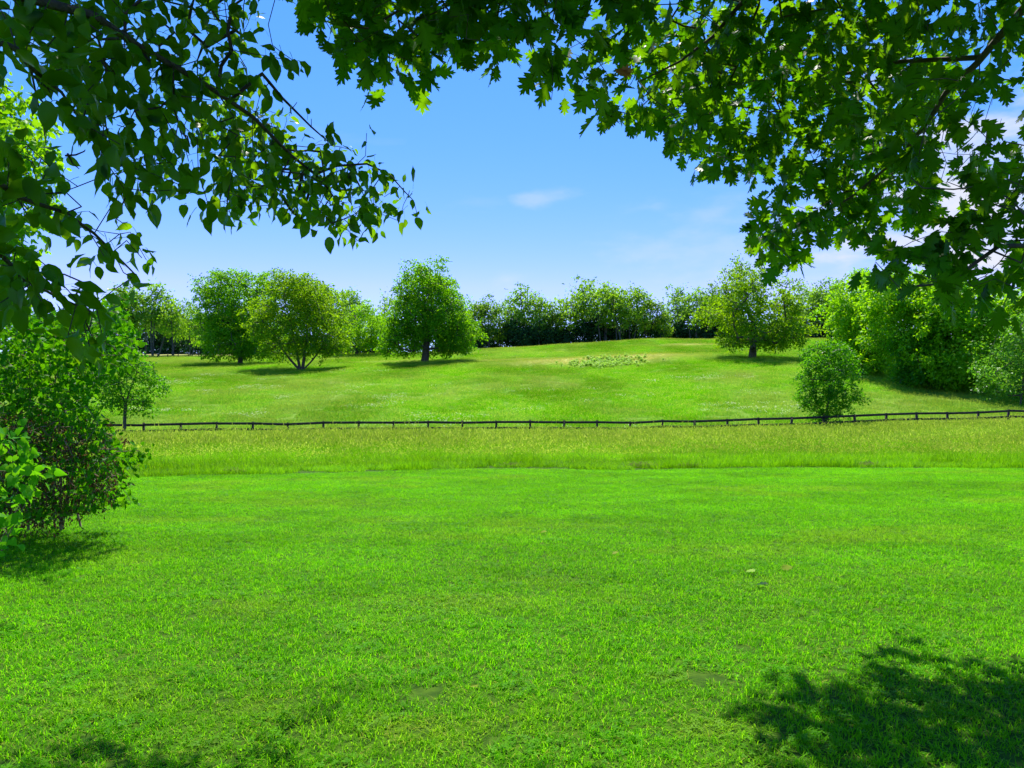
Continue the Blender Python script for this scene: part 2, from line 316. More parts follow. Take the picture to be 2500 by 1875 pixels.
def blades(mb, rng, n, area, h0, h1, w, lean, segs=3, mat=0, head=None, flat=0.0):
    bx = rng.uniform(-area / 2, area / 2, (n, 2)); th = rng.uniform(0, 2 * math.pi, n)
    h = rng.uniform(h0, h1, n); ln = rng.uniform(lean * .2, lean, n)
    d = np.stack([np.cos(th), np.sin(th), np.zeros(n)], -1); s = np.stack([-np.sin(th), np.cos(th), np.zeros(n)], -1)
    tw = rng.uniform(-.9, .9, n); s = s * np.cos(tw)[:, None] + d * np.sin(tw)[:, None] * .6
    def pt(tt):
        q = d * (ln * h * tt ** 1.8)[:, None] if True else 0
        q[:, 2] = h * tt * (1 - .38 * np.minimum(ln, 1.6) * tt) ; q[:, :2] += bx; return q
    lev = []
    for k in range(segs):
        tt = k / segs; c = pt(tt); ww = (w * rng.uniform(.7, 1.3, n) * (1 - tt) ** .6)[:, None] / 2
        lev += [c - s * ww, c + s * ww]
    lev.append(pt(1.0)); V = np.stack(lev, 1); K = V.shape[1]
    f = []
    for k in range(segs - 1):
        a = 2 * k; f += [[a, a + 1, a + 3], [a, a + 3, a + 2]]
    f.append([2 * segs - 2, 2 * segs - 1, 2 * segs])
    f = (np.arange(n)[:, None, None] * K + np.array(f)[None]).reshape(-1, 3)
    r = rng.random(n)
    mb.add(V.reshape(-1, 3), f, np.repeat(r, K), mat)
    if head is not None:
        L, hw, hm = head; tip = pt(1.0); bef = pt(.9); ax = nrm(tip - bef); L = L * rng.uniform(.6, 1.3, n)[:, None]
        for sd in (s, np.cross(ax, s)):
            sd = nrm(sd) * hw; q = np.stack([tip - ax * L * .2, tip + ax * L * .3 + sd, tip + ax * L, tip + ax * L * .3 - sd], 1)
            mb.add(q.reshape(-1, 3), np.arange(n)[:, None] * 4 + np.arange(4)[None], np.repeat(r, 4), hm)
def clover(mb, rng, n, area, size, mat):
    for k in range(3):
        if k == 0:
            c = np.c_[rng.uniform(-area / 2, area / 2, (n, 2)), rng.uniform(.015, .045, n)]; th0 = rng.uniform(0, 6.28, n); r = rng.random(n); nm = nrm(np.c_[rng.normal(0, .35, (n, 2)), np.ones(n)])
        th = th0 + k * 2.094; d = nrm(np.cross(np.cross(nm, np.c_[np.cos(th), np.sin(th), np.zeros(n)]), nm)); s = np.cross(nm, d)
        q = np.stack([c, c + d * size * .6 + s * size * .42, c + d * size * 1.05, c + d * size * .6 - s * size * .42], 1)
        mb.add(q.reshape(-1, 3), np.arange(n)[:, None] * 4 + np.arange(4)[None], np.repeat(r, 4), mat)
def grid_pts(x0, x1, y0, y1, step, rng, jit=.3):
    X, Y = np.meshgrid(np.arange(x0, x1, step), np.arange(y0, y1, step)); X = X.ravel(); Y = Y.ravel()
    return X + rng.uniform(-jit, jit, X.size) * step, Y + rng.uniform(-jit, jit, X.size) * step
def tilt(X, Y, a):
    e = .6; gx = (terrain(X + e, Y) - terrain(X - e, Y)) / (2 * e); gy = (terrain(X, Y + e) - terrain(X, Y - e)) / (2 * e)
    n = nrm(np.stack([-gx, -gy, np.ones_like(gx)], -1)); c, s = np.cos(-a), np.sin(-a)
    nx = n[:, 0] * c - n[:, 1] * s; ny = n[:, 0] * s + n[:, 1] * c
    return np.stack([-np.arcsin(ny), np.arctan2(nx, n[:, 2]), a], -1)
# mown lawn
rng = np.random.default_rng(5); protos = []
for k in range(14):
    b = MB(); blades(b, rng, 265, .29, .022, .070, .0062, 1.5); blades(b, rng, 6, .29, .055, .09, .0055, 1.3)
    blades(b, rng, (9, 15, 30)[k % 3], .29, .03, .065, .0045, 2.2, mat=1)
    if k in (2, 5, 9): clover(b, rng, 34, .25, .019, 2)
    clover(b, rng, 3, .25, .016, 2)
    protos.append(b.build('lawn_patch', [M['lawn'], M['dryblade'], M['clover']], link=False))
X, Y = grid_pts(-23, 24, -3, 25, .25, rng, .16); k = Y < lawn_edge(X) - .05; X, Y = X[k], Y[k]
br = bare(X, Y); th = rng.uniform(0, 6.28, len(X))
dryv = np.clip(.06 * fbm(X / 1.3, Y / 1.3, 3) + .34 * smooth(.54, .76, fbm(X / 2.3 + 40, Y / 1.3, 4)) + .5 * br, 0, .9)
tone = np.clip(.58 + 1.1 * (fbm(X / 2.2 + 7, Y / 1.1 + 3, 3) - .5) + 0.8 * (fbm(X / .55, Y / .45 + 3, 2) - .5) + .10 * np.sin((Y + .12 * X) * 2.6) * smooth(8, 12, Y), 0, 1)
keep = rng.random(len(X)) > .8 * np.clip(br - .5, 0, 1); X, Y, th, dryv, tone, br = (q[keep] for q in (X, Y, th, dryv, tone, br))
hz = rng.uniform(.7, 1.05, len(X)) * (.8 + .4 * fbm(X / .9 + 4, Y / .9, 3)) * (1 - .35 * br)
o = scatter('lawn_grass', np.stack([X, Y, terrain(X, Y)], -1), np.stack([0 * th, 0 * th, th], -1), np.stack([np.ones_like(hz), np.ones_like(hz), hz], -1), dryv, tone, protos)
tag(o, 'bright green mown lawn grass in the foreground', 'grass', kind='stuff')
# tall unmown strip between the lawn and the fence
protos = []
for k in range(7):
    b = MB(); blades(b, rng, 430, 1.1, .25, .66, .012, .8, 4)
    blades(b, rng, 62, 1.1, .55, .88, .005, .5, 3, head=(.13, .014, 1)); blades(b, rng, 7, 1.1, .9, 1.15, .005, .6, 3, head=(.15, .013, 1)); blades(b, rng, 16, 1.1, .5, .8, .006, .7, 3, mat=1)
    protos.append(b.build('tall_patch', [M['tall'], M['seed']], link=False))
short = []
for k in range(4):
    b = MB(); blades(b, rng, 900, 1.1, .12, .36, .009, 1.0, 4); clover(b, rng, 60, 1.1, .03, 0)
    blades(b, rng, 14, 1.1, .35, .5, .004, .5, 3, head=(.06, .007, 1)); short.append(b.build('verge_patch', [M['tall'], M['seed']], link=False))
X, Y = grid_pts(-48, 62, 12, 61, .9, rng, .3); k = (Y > lawn_edge(X) + .25) & (Y < fence_y(X) + .9); X, Y = X[k], Y[k]
e = Y - lawn_edge(X) + (fbm(X / 4, Y / 3, 3) - .5) * 5
fr = e < 5.2; th = rng.uniform(0, 6.28, len(X))
dr = np.clip(.02 + .20 * smooth(8, 26, e) * fbm(X / 6, Y / 4, 3) * 1.5 + .35 * smooth(.55, .75, fbm(X / 5 + 30, Y / 2.5, 3)), 0, .8)
tn = np.clip(.5 + 2.0 * (fbm(X / 5 + 3, Y / 2.5, 3) - .5), 0, 1)
P = np.stack([X, Y, terrain(X, Y) - .01], -1); R = np.stack([0 * th, 0 * th, th], -1)
sz = (.82 - .10 * smooth(22, 30, e)) * (.5 + .5 * smooth(4, 11, e)) * rng.uniform(.68, 1.3, len(X)) * (.8 + .4 * fbm(X / 3, Y / 2, 2))
S = np.stack([np.ones_like(sz), np.ones_like(sz), np.where(fr, rng.uniform(.55, 1.35, len(X)) * (.6 + .8 * fbm(X / 1.7, Y / 1.7, 2)), sz)], -1)
tag(scatter('verge_grass', P[fr], R[fr], S[fr], dr[fr] * .4, tn[fr], short), 'fresh green knee-high grass along the edge of the mown lawn', 'grass', kind='stuff')
tag(scatter('tall_grass', P[~fr], R[~fr], S[~fr], dr[~fr], tn[~fr], protos), 'tall seeding grass in front of the dark rail fence', 'grass', kind='stuff')
# meadow on the hill
protos = []
for k in range(6):
    b = MB(); blades(b, rng, 620, 2.3, .10, .34, .03, .8, 2); blades(b, rng, 60, 2.3, .3, .48, .014, .5, 2, head=(.12, .018, 1)); blades(b, rng, 26, 2.3, .25, .4, .022, .7, 2, mat=1)
    protos.append(b.build('meadow_patch', [M['meadow'], M['seed']], link=False))
X, Y = grid_pts(-150, 150, 50, 232, 1.9, rng, .4); k = (np.abs(X) < 20 + .80 * Y) & (Y > fence_y(X) + 1.6); X, Y = X[k], Y[k]
th = rng.uniform(0, 6.28, len(X)); dr = meadow_dry(X, Y) * rng.uniform(.85, 1.3, len(X))
tn = np.clip(.5 + 2.4 * (fbm(X / 9 + 3, Y / 15, 4) - .5) + 1.0 * (fbm(X / 2.5 + 3, Y / 4, 2) - .5), 0, 1)
sz = rng.uniform(.7, 1.25, len(X)) * (.7 + .6 * fbm(X / 7, Y / 7, 2))
tag(scatter('meadow_grass', np.stack([X, Y, terrain(X, Y) - .02], -1), tilt(X, Y, th), np.stack([np.ones_like(sz), np.ones_like(sz), sz], -1), np.clip(dr, 0, .95), tn, protos),
    'sunlit meadow grass covering the rising hill', 'grass', kind='stuff')
# drifts of small white flowers
protos = []
for k in range(4):
    b = MB(); n = 12; c = np.c_[rng.normal(0, .55, n), rng.normal(0, .35, n), rng.uniform(.28, .5, n)]
    for q in c:
        r = rng.uniform(.03, .065); ang = np.arange(6) * 1.047
        nn = nrm(np.array([rng.normal(0, .3), -.3 + rng.normal(0, .3), 1])); a1 = nrm(np.cross(nn, [1, 0, 0.1])); a2 = np.cross(nn, a1)
        ring = q + r * (np.cos(ang)[:, None] * a1 + np.sin(ang)[:, None] * a2)
        b.add(np.vstack([q + nn * r * .35, ring]), [[0, 1 + i, 1 + (i + 1) % 6] for i in range(6)], rng.random())
    protos.append(b.build('flower_patch', M['flower'], link=False))
X = rng.uniform(-70, 75, 26000); Y = rng.uniform(60, 165, 26000)
den = smooth(.54, .72, fbm(X / 7 + 12, Y / 5 + 2, 4)) * smooth(.4, .65, fbm(X / 24 + 5, Y / 30 + 8, 2)) * (1 - .6 * smooth(95, 150, Y)); k = (rng.random(len(X)) < den * .55) & (np.abs(X) < 6 + .72 * Y); X, Y = X[k], Y[k]
th = rng.uniform(0, 6.28, len(X)); one = rng.uniform(.6, 1.2, len(X))
tag(scatter('wildflowers', np.stack([X, Y, terrain(X, Y)], -1), np.stack([0 * th, 0 * th, th], -1), np.stack([one] * 3, -1), 0 * th, 0 * th + .5, protos),
    'drifts of tiny white wildflowers across the lower meadow', 'flowers', kind='stuff')

# ------------------------------------------------------------------ leaves, branches, trees
def half_leaf(mid, out):
    """mirror a half outline into a full leaf; mid = x of midrib points, out = (x, y) of outline points, one strip quad per step"""
    V = [(x, 0, 0) for x in mid]; n = len(mid); T = []
    for sgn in (1, -1):
        b = len(V); V += [(x, sgn * y, 0) for x, y in out]
        for i in range(n - 1):
            for tri in ((i, b + i, b + i + 1), (i, b + i + 1, i + 1)): T.append(tri if sgn > 0 else tri[::-1])
    return np.array(V, float), np.array(T)
def bend(V, fold, curl, wave=0.0, twist=0.0):
    V = V.copy(); x, y = V[:, 0].copy(), V[:, 1].copy()
    V[:, 2] += fold * np.abs(y) - curl * x * x + wave * np.abs(y) * np.sin(x * 14 + np.sign(y) * .8)
    a = twist * x; V[:, 1], V[:, 2] = y * np.cos(a) - V[:, 2] * np.sin(a), y * np.sin(a) + V[:, 2] * np.cos(a)
    return V
def oak_template():
    mid = [0, .15, .31, .53, .74, 1.0]; V = [(x, 0, 0) for x in mid]; T = []
    sin_ = [(.015, .012), (.15, .05), (.33, .075), (.55, .07), (.76, .055)]
    lobes = [[(.10, .10), (.17, .17), (.21, .07)], [(.24, .20), (.33, .315), (.375, .24), (.42, .29), (.40, .12)], [(.50, .22), (.60, .375), (.635, .28), (.70, .30), (.65, .12)], [(.74, .16), (.84, .265), (.84, .13)]]
    for sg in (1, -1):
        b = len(V); V += [(x, sg * y, 0) for x, y in sin_]
        def t(*q): T.append(q if sg > 0 else q[::-1])
        for i in range(4): t(i, b + i, b + i + 1); t(i, b + i + 1, i + 1)
        for i, lb in enumerate(lobes):
            c = len(V); V += [(x, sg * y, 0) for x, y in lb]; ids = list(range(c, c + len(lb)))
            if len(lb) == 3: t(b + i, ids[0], ids[1]); t(b + i, ids[1], ids[2]); t(b + i, ids[2], b + i + 1)
            else: t(b + i, ids[0], ids[1]); t(b + i, ids[1], ids[2]); t(b + i, ids[2], ids[4]); t(ids[2], ids[3], ids[4]); t(b + i, ids[4], b + i + 1)
        c = len(V); V += [(.88, sg * .05, 0), (.93, sg * .10, 0)]
        t(4, b + 4, c); t(4, c, 5); t(b + 4, c + 1, c)
    return np.array(V, float), np.array(T)
OAK_V, OAK_T = oak_template()
OAK = [(bend(OAK_V, f, c, 0, tw), OAK_T) for f, c, tw in ((.25, .12, .2), (.1, .3, -.4), (.4, .05, .5), (-.1, .25, -.2), (.15, .4, .0))]
PV, PT = half_leaf([0, .13, .28, .46, .64, .8, .9, 1.0], [(0, .004), (.07, .15), (.25, .265), (.45, .285), (.65, .225), (.80, .125), (.90, .045), (1.0, 0)])
PEAR = [(bend(PV, f, c, w, tw), PT) for f, c, w, tw in ((.3, .2, .12, .3), (.6, .1, .2, -.4), (.15, .45, .15, .6), (.45, .3, .25, 0), (-.1, .3, .1, -.8))]
LV, LT = half_leaf([.06, .18, .38, .6, .8, 1.0], [(-.02, .14), (.08, .36), (.34, .43), (.6, .30), (.82, .12), (1.0, 0)])
LILAC = [(bend(LV, f, c, .05, tw), LT) for f, c, tw in ((.3, .2, .2), (.5, .35, -.3), (.1, .5, .3))]
SPRAY = [(np.array([(0, 0, 0), (.45, .30, .08), (1, 0, -.05), (.5, -.30, .08)], float), np.array([(0, 1, 2), (0, 2, 3)]))]
def put_leaves(mb, rng, temps, pos, d, n, size, rnd, mat=0):
    if len(pos) == 0: return
    rnd = np.asarray(rnd, float)
    x = nrm(d); z = nrm(n - (n * x).sum(-1, keepdims=True) * x); y = np.cross(z, x)
    which = rng.integers(0, len(temps), len(pos))
    for k, (V, T) in enumerate(temps):
        s = which == k
        if not s.any(): continue
        P = pos[s][:, None] + size[s][:, None, None] * (V[None, :, 0, None] * x[s][:, None] + V[None, :, 1, None] * y[s][:, None] + V[None, :, 2, None] * z[s][:, None])
        f = (np.arange(s.sum())[:, None, None] * len(V) + T[None]).reshape(-1, 3)
        rib = np.where((np.abs(V[:, 1]) < 1e-4) & (len(V) > 8), .28, 0.0) - (.12 if len(V) > 8 else 0)
        mb.add(P.reshape(-1, 3), f, np.clip(rnd[s][:, None] + rib[None], 0, 1.2).ravel(), mat)
def rand_dir(rng, n): return nrm(rng.normal(size=(n, 3)))

class Skeleton:
    """branches: given limbs, then every target joined to the nearest wood; radii follow what each piece carries"""
    def __init__(s): s.p = []; s.par = []; s.chains = []; s.lim = []
    def limb(s, pts, r0, r1, attach=None, sub=6):
        pts = np.asarray(pts, float); q = [pts[0]]
        for a, b in zip(pts[:-1], pts[1:]):
            k = max(1, int(sub)); q += [a + (b - a) * (i + 1) / k for i in range(k)]
        par = -1 if attach is None else attach; ids = []
        for i, x in enumerate(q):
            s.p.append(np.asarray(x)); s.par.append(par); par = len(s.p) - 1; ids.append(par); s.lim.append(r0 + (r1 - r0) * i / (len(q) - 1))
        s.chains.append((-1 if attach is None else attach, ids)); return ids
    def join(s, rng, targets, step, wig, sag=0.0):
        targets = np.asarray(targets, float); P = np.array(s.p)
        dist = np.array([np.min(((P - q) ** 2).sum(1)) for q in targets]); order = np.argsort(dist); out = np.zeros((len(targets), 3))
        arr = np.zeros((len(s.p) + len(targets) * 12, 3)); arr[:len(s.p)] = P; n = len(s.p)
        for ti in order:
            q = targets[ti]; dd = ((arr[:n] - q) ** 2).sum(1); j = int(np.argmin(dd)); L = math.sqrt(dd[j]); k = int(min(11, max(1, round(L / step))))
            a = arr[j].copy(); par = j; ids = []
            for i in range(1, k + 1):
                f = i / k; x = a + (q - a) * f
                if i < k: x = x + rng.normal(0, wig * L, 3) * math.sin(math.pi * f) + np.array([0, 0, sag * L * math.sin(math.pi * f)])
                s.p.append(x); s.par.append(par); s.lim.append(1e9); arr[n] = x; par = n; ids.append(n); n += 1
            s.chains.append((j, ids)); out[ti] = nrm(q - a)
        return out
    def mesh(s, mb, r_tip, power=.5, sides=5, rmax=1e9, own=None):
        n = len(s.p); w = np.zeros(n); kids = np.zeros(n, int)
        for i in range(n):
            if s.par[i] >= 0: kids[s.par[i]] += 1
        w[kids == 0] = 1
        for i in range(n - 1, -1, -1):
            if s.par[i] >= 0: w[s.par[i]] += w[i]
        r = np.minimum(r_tip * np.maximum(w, 1) ** power, rmax); lim = np.array(s.lim); r = np.where(lim < 1e8, np.maximum(lim, r_tip), np.minimum(r, rmax))
        P = np.array(s.p)
        for ci, (j, ids) in enumerate(s.chains):
            idx = ([j] if j >= 0 else []) + ids
            if len(idx) < 2: continue
            rr = r[idx].copy()
            if j >= 0: rr[0] = min(rr[0], rr[1] * 1.25)
            sd = sides + 3 if rr.max() > 6 * r_tip else sides
            (own[ci] if own is not None and ci < len(own) else mb).tube(P[idx], rr, sd)

def crown_clumps(rng, lobes, per, inner=.18, rough=1.15):
    C = np.array([l[0] for l in lobes]); Rr = np.array([np.broadcast_to(l[1], (3,)) for l in lobes]); P = []; D = []
    for i in range(len(lobes)):
        n = max(3, int(per * np.mean(Rr[i]) ** 2)); d = rand_dir(rng, n * 2)
        d = d[rng.random(len(d)) < .45 + .55 * (d[:, 2] * .5 + .5)][:n]
        rad = np.where(rng.random(len(d)) < inner, rng.uniform(.25, .75, len(d)), .74 + .50 * rng.random(len(d)) ** 1.6)
        p = C[i] + d * Rr[i] * rad[:, None]; ok = np.ones(len(p), bool)
        for j in range(len(lobes)):
            if j != i: ok &= (np.linalg.norm((p - C[j]) / Rr[j], axis=1) > .62) | (rng.random(len(p)) < .12)
        P.append(p[ok]); D.append(d[ok])
    P = np.concatenate(P); D = np.concatenate(D); m = float(np.mean(Rr)); q = P / (.75 * m) + rng.uniform(0, 60, 3)
    n = (fbm(q[:, 0] + .8 * q[:, 1], q[:, 2] * 1.25 - .6 * q[:, 1], 2) - .5) * 2      # boughs stand out, hollows open between them
    keep = rng.random(len(P)) < smooth(-.34, .10, n) * .95 + .05
    P = P + D * (n * .85 * m * rough)[:, None] * [1, 1, .8]
    return P[keep], D[keep]
def crown_leaves(mb, rng, P, D, lpc, cr, size, droop=.25, flat=.32, temps=SPRAY):
    n = len(P); nl = rng.poisson(lpc, n).clip(3); idx = np.repeat(np.arange(n), nl); k = len(idx)
    up = np.array([0, 0, 1.0]); cn = nrm(.5 * D + .6 * up + .35 * rng.normal(size=(n, 3)))
    cs = cr * rng.uniform(.65, 1.35, n)
    g = rng.normal(size=(k, 3)); cnk = cn[idx]; g = g - (g * cnk).sum(1, keepdims=True) * cnk * (1 - flat)
    pos = P[idx] + g * cs[idx][:, None] * .62
    nn = nrm(cnk + .75 * rng.normal(size=(k, 3))); d = nrm(g + .8 * rng.normal(size=(k, 3)) - np.array([0, 0, droop * 2]))
    base = rng.random(n); rnd = np.clip(.55 * base[idx] + .45 * rng.random(k), 0, 1)
    put_leaves(mb, rng, temps, pos, d, nn, size * rng.uniform(.65, 1.35, k), rnd)
def make_tree(seed, name, label, cat, base, lobes, mat, leaf, per, lpc, cr, trunk, r_tip=.03, bark_m='bark', group=None, frac=.35, temps=SPRAY, droop=.25, inner=.28, step=1.2, skirt=0.0):
    """trunk = list of stems, each ([points], r0, r1), in world space"""
    rng = np.random.default_rng(seed); root = thing(name, label, cat, base, group)
    sk = Skeleton(); 
    for pts, r0, r1 in trunk: sk.limb(pts, r0, r1)
    sk.join(rng, [l[0] for l in lobes], step, .06, .05)
    P, D = crown_clumps(rng, lobes, per, inner); ok = P[:, 2] > base[2] + skirt * (.75 + .6 * fbm(P[:, 0] / 1.5, P[:, 1] / 1.5, 2)); P, D = P[ok], D[ok]; pick = rng.random(len(P)) < frac
    if pick.any(): sk.join(rng, P[pick], step, .06, .03)
    mb = MB(); sk.mesh(mb, r_tip, .45, 4, max(t[1] for t in trunk) * .55); mb.build('trunk', M[bark_m], root, smooth_shade=True)
    lb = MB(); crown_leaves(lb, rng, P, D, lpc, cr, leaf, droop, temps=temps); lb.build('crown', mat, root)
    return root
def px_lobes(rng, base, lobes, depth_r, sq=.9):
    """crown lobes given where they show, spread in depth so the crown is round"""
    Y0 = base[1]; us = np.array([l[0] for l in lobes]); uc = (us.min() + us.max()) / 2; uw = max(1, (us.max() - us.min()) / 2 + 25); out = []
    for (u, v, r) in lobes:
        rw = r * Y0 / F; k = math.sqrt(max(.06, 1 - ((u - uc) / uw) ** 2))
        for sgn in ((-1, 1) if k > .55 else (rng.choice([-.3, .3]),)):
            Y = Y0 + sgn * depth_r * k * rng.uniform(.35, .75)
            p = at(u + rng.normal(0, .22 * r), v + rng.normal(0, .2 * r), Y0); p[1] = Y; rw = r * Y0 / F * rng.uniform(.66, 1.1); out.append((p, np.array([rw, rw, rw * sq])))
    return out
def stem(p0, p1, bulge=(0, 0, 0), n=4):
    p0, p1 = np.asarray(p0, float), np.asarray(p1, float); b = np.asarray(bulge, float)
    return [p0 + (p1 - p0) * i / n + b * math.sin(math.pi * i / n) for i in range(n + 1)]
UP = np.array([0, 0, 1.0]); rg = np.random.default_rng(11)

# five free-standing trees on the hill
FIELD = 'free-standing trees on the meadow hill'
b = hit(1037, 886)
make_tree(121, 'broadleaf_tree', 'tall dark green tree with thick dark trunk, narrow top and wide lower crown, alone mid-hill', 'tree', b,
  px_lobes(rg, b, [(1050, 688, 42), (1015, 700, 36), (1085, 705, 36), (1062, 670, 24), (1000, 735, 36), (1060, 742, 56), (1100, 748, 38), (1010, 782, 50), (1075, 790, 56), (1120, 792, 34), (972, 800, 32), (1128, 815, 28), (985, 835, 36), (1040, 830, 50), (1095, 835, 40), (965, 852, 22), (1085, 858, 22), (1000, 858, 20), (1118, 842, 22), (964, 782, 24), (1138, 796, 24), (1000, 812, 44), (1075, 815, 46), (1035, 790, 50), (950, 826, 22), (1146, 832, 22), (958, 862, 16), (1112, 866, 18), (1030, 680, 30), (1082, 682, 28)], 6.5),
  M['field_tree_a'], .46, 7.0, 36, .85, [(stem(b - UP * .2, at(1045, 740, b[1]), (.2, 0, 0)), .85, .3)], .05, skirt=1.9, group=FIELD)
b = hit(733, 903)
make_tree(22, 'multi_stem_tree', 'olive green tree whose slim stems fan out from one base, in front of its neighbours', 'tree', b,
  px_lobes(rg, b, [(695, 705, 36), (752, 700, 36), (725, 690, 26), (660, 738, 38), (720, 742, 48), (780, 738, 40), (640, 780, 36), (695, 790, 50), (760, 790, 52), (808, 785, 36), (632, 822, 30), (665, 832, 34), (725, 830, 40), (785, 838, 34), (822, 822, 26), (805, 858, 22), (650, 856, 22), (828, 850, 18), (690, 880, 10)], 6.0),
  M['field_tree_b'], .42, 7.0, 32, .8, [(stem(b - UP * .2, at(660, 800, b[1] - 1), (-.6, 0, 0)), .26, .1), (stem(b - UP * .2, at(705, 770, b[1] + 1), (.1, 0, 0)), .30, .1), (stem(b - UP * .2 + [.4, 0, 0], at(750, 770, b[1]), (.2, 0, 0)), .34, .12), (stem(b - UP * .2 + [.4, 0, 0], at(800, 815, b[1] - 1), (.7, 0, 0)), .24, .08)], .04, skirt=1.4, group=FIELD)
b = hit(586, 890)
make_tree(23, 'broadleaf_tree', 'big bright green tree with lumpy open top at the left end of the meadow cluster', 'tree', b,
  px_lobes(rg, b, [(545, 700, 34), (570, 688, 22), (612, 706, 30), (650, 692, 28), (522, 735, 28), (575, 745, 46), (635, 745, 42), (512, 785, 26), (560, 795, 46), (620, 800, 48), (505, 828, 24), (548, 842, 40), (605, 845, 46), (655, 838, 34), (530, 868, 22), (640, 868, 26), (585, 866, 30), (655, 725, 20)], 6.5),
  M['field_tree_a'], .46, 6.6, 34, .85, [(stem(b - UP * .2, at(590, 760, b[1]), (.2, 0, 0)), .6, .25)], .05, skirt=1.3, group=FIELD, inner=.22)
b = hit(871, 867)
make_tree(24, 'round_tree', 'low domed bright green tree behind and right of the multi-stem tree', 'tree', b,
  px_lobes(rg, b, [(838, 785, 28), (880, 772, 30), (910, 790, 28), (860, 765, 18), (826, 815, 24), (870, 815, 38), (915, 822, 26), (848, 840, 24), (896, 842, 22), (928, 812, 14), (875, 850, 16)], 6.0, .75),
  M['field_tree_c'], .48, 6.4, 32, .85, [(stem(b - UP * .2, at(871, 800, b[1])), .4, .2)], .05, skirt=1.2, group=FIELD)
b = hit(1836, 874)
make_tree(25, 'spreading_tree', 'broad spreading tree with stout dark trunk standing high on the right of the meadow', 'tree', b,
  px_lobes(rg, b, [(1808, 678, 32), (1832, 690, 26), (1790, 705, 26), (1765, 735, 36), (1822, 732, 48), (1880, 728, 38), (1925, 742, 36), (1735, 768, 26), (1780, 780, 44), (1845, 780, 56), (1910, 785, 46), (1950, 785, 26), (1958, 820, 20), (1800, 826, 40), (1850, 830, 46), (1902, 828, 40), (1780, 848, 22), (1935, 842, 22), (1815, 852, 24), (1868, 850, 26)], 7.0),
  M['field_tree_b'], .42, 7.0, 34, .8, [(stem(b - UP * .2, at(1838, 770, b[1]), (.2, 0, 0)), .75, .3)], .05, skirt=1.8, group=FIELD)

# saplings by the fence
b = hit(2023, 1062); b = ground(23.6, 56.6)
def sp_lobes(c, spec, Y): return [(np.array([at(u, v, Y)[0], Y + dy, at(u, v, Y)[2]]), np.array([r, r, r * .85]) * Y / F) for u, v, r, dy in spec]
make_tree(31, 'young_tree', 'small dense oval tree just behind the rail fence on the right', 'tree', b,
  sp_lobes(b, [(2000, 862, 30, .4), (2045, 858, 32, -.4), (1985, 890, 30, -.6), (2030, 888, 42, .5), (2070, 885, 28, .3), (1972, 925, 24, .5), (2010, 930, 44, -.6), (2055, 925, 42, .5), (2085, 918, 18, -.4), (1965, 965, 24, -.4), (2005, 972, 40, .5), (2052, 970, 40, -.5), (2088, 962, 18, .4), (1985, 1000, 24, .2), (2025, 1000, 34, -.2), (2062, 996, 22, .3), (2000, 1012, 22, -.3), (2050, 1012, 22, .2), (2025, 1024, 20, 0), (2030, 905, 40, -.9), (2020, 950, 40, .9)], b[1]),
  M['sapling_leaf'], .17, 60, 24, .26, [(stem(b - UP * .1, at(2026, 930, b[1]), (.03, 0, 0)), .11, .05)], .012, step=.4)
b = ground(-26.2, 50.6); b[0] = at(304, 1000, 50.6)[0]
make_tree(32, 'young_tree', 'small dark green tree with flat layered branches beside the left end of the fence', 'tree', b,
  sp_lobes(b, [(290, 880, 30, .4), (330, 880, 30, -.4), (270, 905, 32, -.5), (315, 905, 40, .6), (355, 915, 32, .2), (385, 935, 18, -.2), (262, 940, 32, .5), (310, 945, 42, -.6), (355, 950, 32, .5), (275, 972, 30, -.5), (325, 975, 36, .5), (360, 978, 20, -.4), (250, 990, 18, .2), (300, 995, 22, -.2), (345, 992, 14, .2), (278, 1012, 10, -.2), (375, 968, 10, .3)], b[1]),
  M['sapling_leaf'], .18, 54, 20, .28, [(stem(b - UP * .1, at(306, 985, b[1] - .1)), .13, .10), (stem(at(306, 985, b[1] - .1), at(335, 905, b[1])), .07, .03), (stem(at(306, 985, b[1] - .1), at(275, 905, b[1])), .07, .03)], .012, step=.4)

# tall open trees behind the crest: five grown, the rest copied
def open_tree(seed, name, label, H, spread, nst, low, mat, group, per=3.3, lpc=21):
    rng = np.random.default_rng(seed); stems = []; lobes = []
    for i in range(nst):
        top = np.array([rng.uniform(-.55, .55) * spread, rng.uniform(-.4, .4) * spread, H * rng.uniform(.72, .93)])
        bs = np.array([rng.uniform(-.3, .3) * spread * (nst > 1), rng.uniform(-.2, .2), -.5])
        stems.append((stem(bs, top, (rng.normal(0, .35), rng.normal(0, .3), 0), 5), .12 + H * .005, .04))
        for k in range(12):
            f = rng.uniform(low, 1.0); c = bs + (top - bs) * f; r = rng.uniform(.75, 1.6) * H / 14 * (1.15 - .4 * abs(f - .65))
            off = rand_dir(rng, 1)[0] * rng.uniform(.4, 2.2) * H / 14; off[2] *= .4
            lobes.append((c + off, np.array([r * 1.2, r * 1.2, r * .8])))
        lobes.append((top + [0, 0, H * .05], np.array([.9, .9, 1.1]) * H / 14))
    return make_tree(seed, name, label, 'tree', (0, 0, 0), lobes, M[mat], .55, per, lpc, .9, stems, .035, 'far_bark', group, .4)
ROW = 'row of tall trees behind the hill crest'
kinds = [open_tree(40 + i, 'tall_tree', 'tall open tree', 15.0, 4.2, ns, lo, ('far_tree', 'far_tree_olive', 'far_tree', 'far_tree_dark', 'far_tree_olive')[i], ROW) for i, (ns, lo) in enumerate([(3, .50), (2, .42), (4, .52), (2, .40), (3, .46)])]
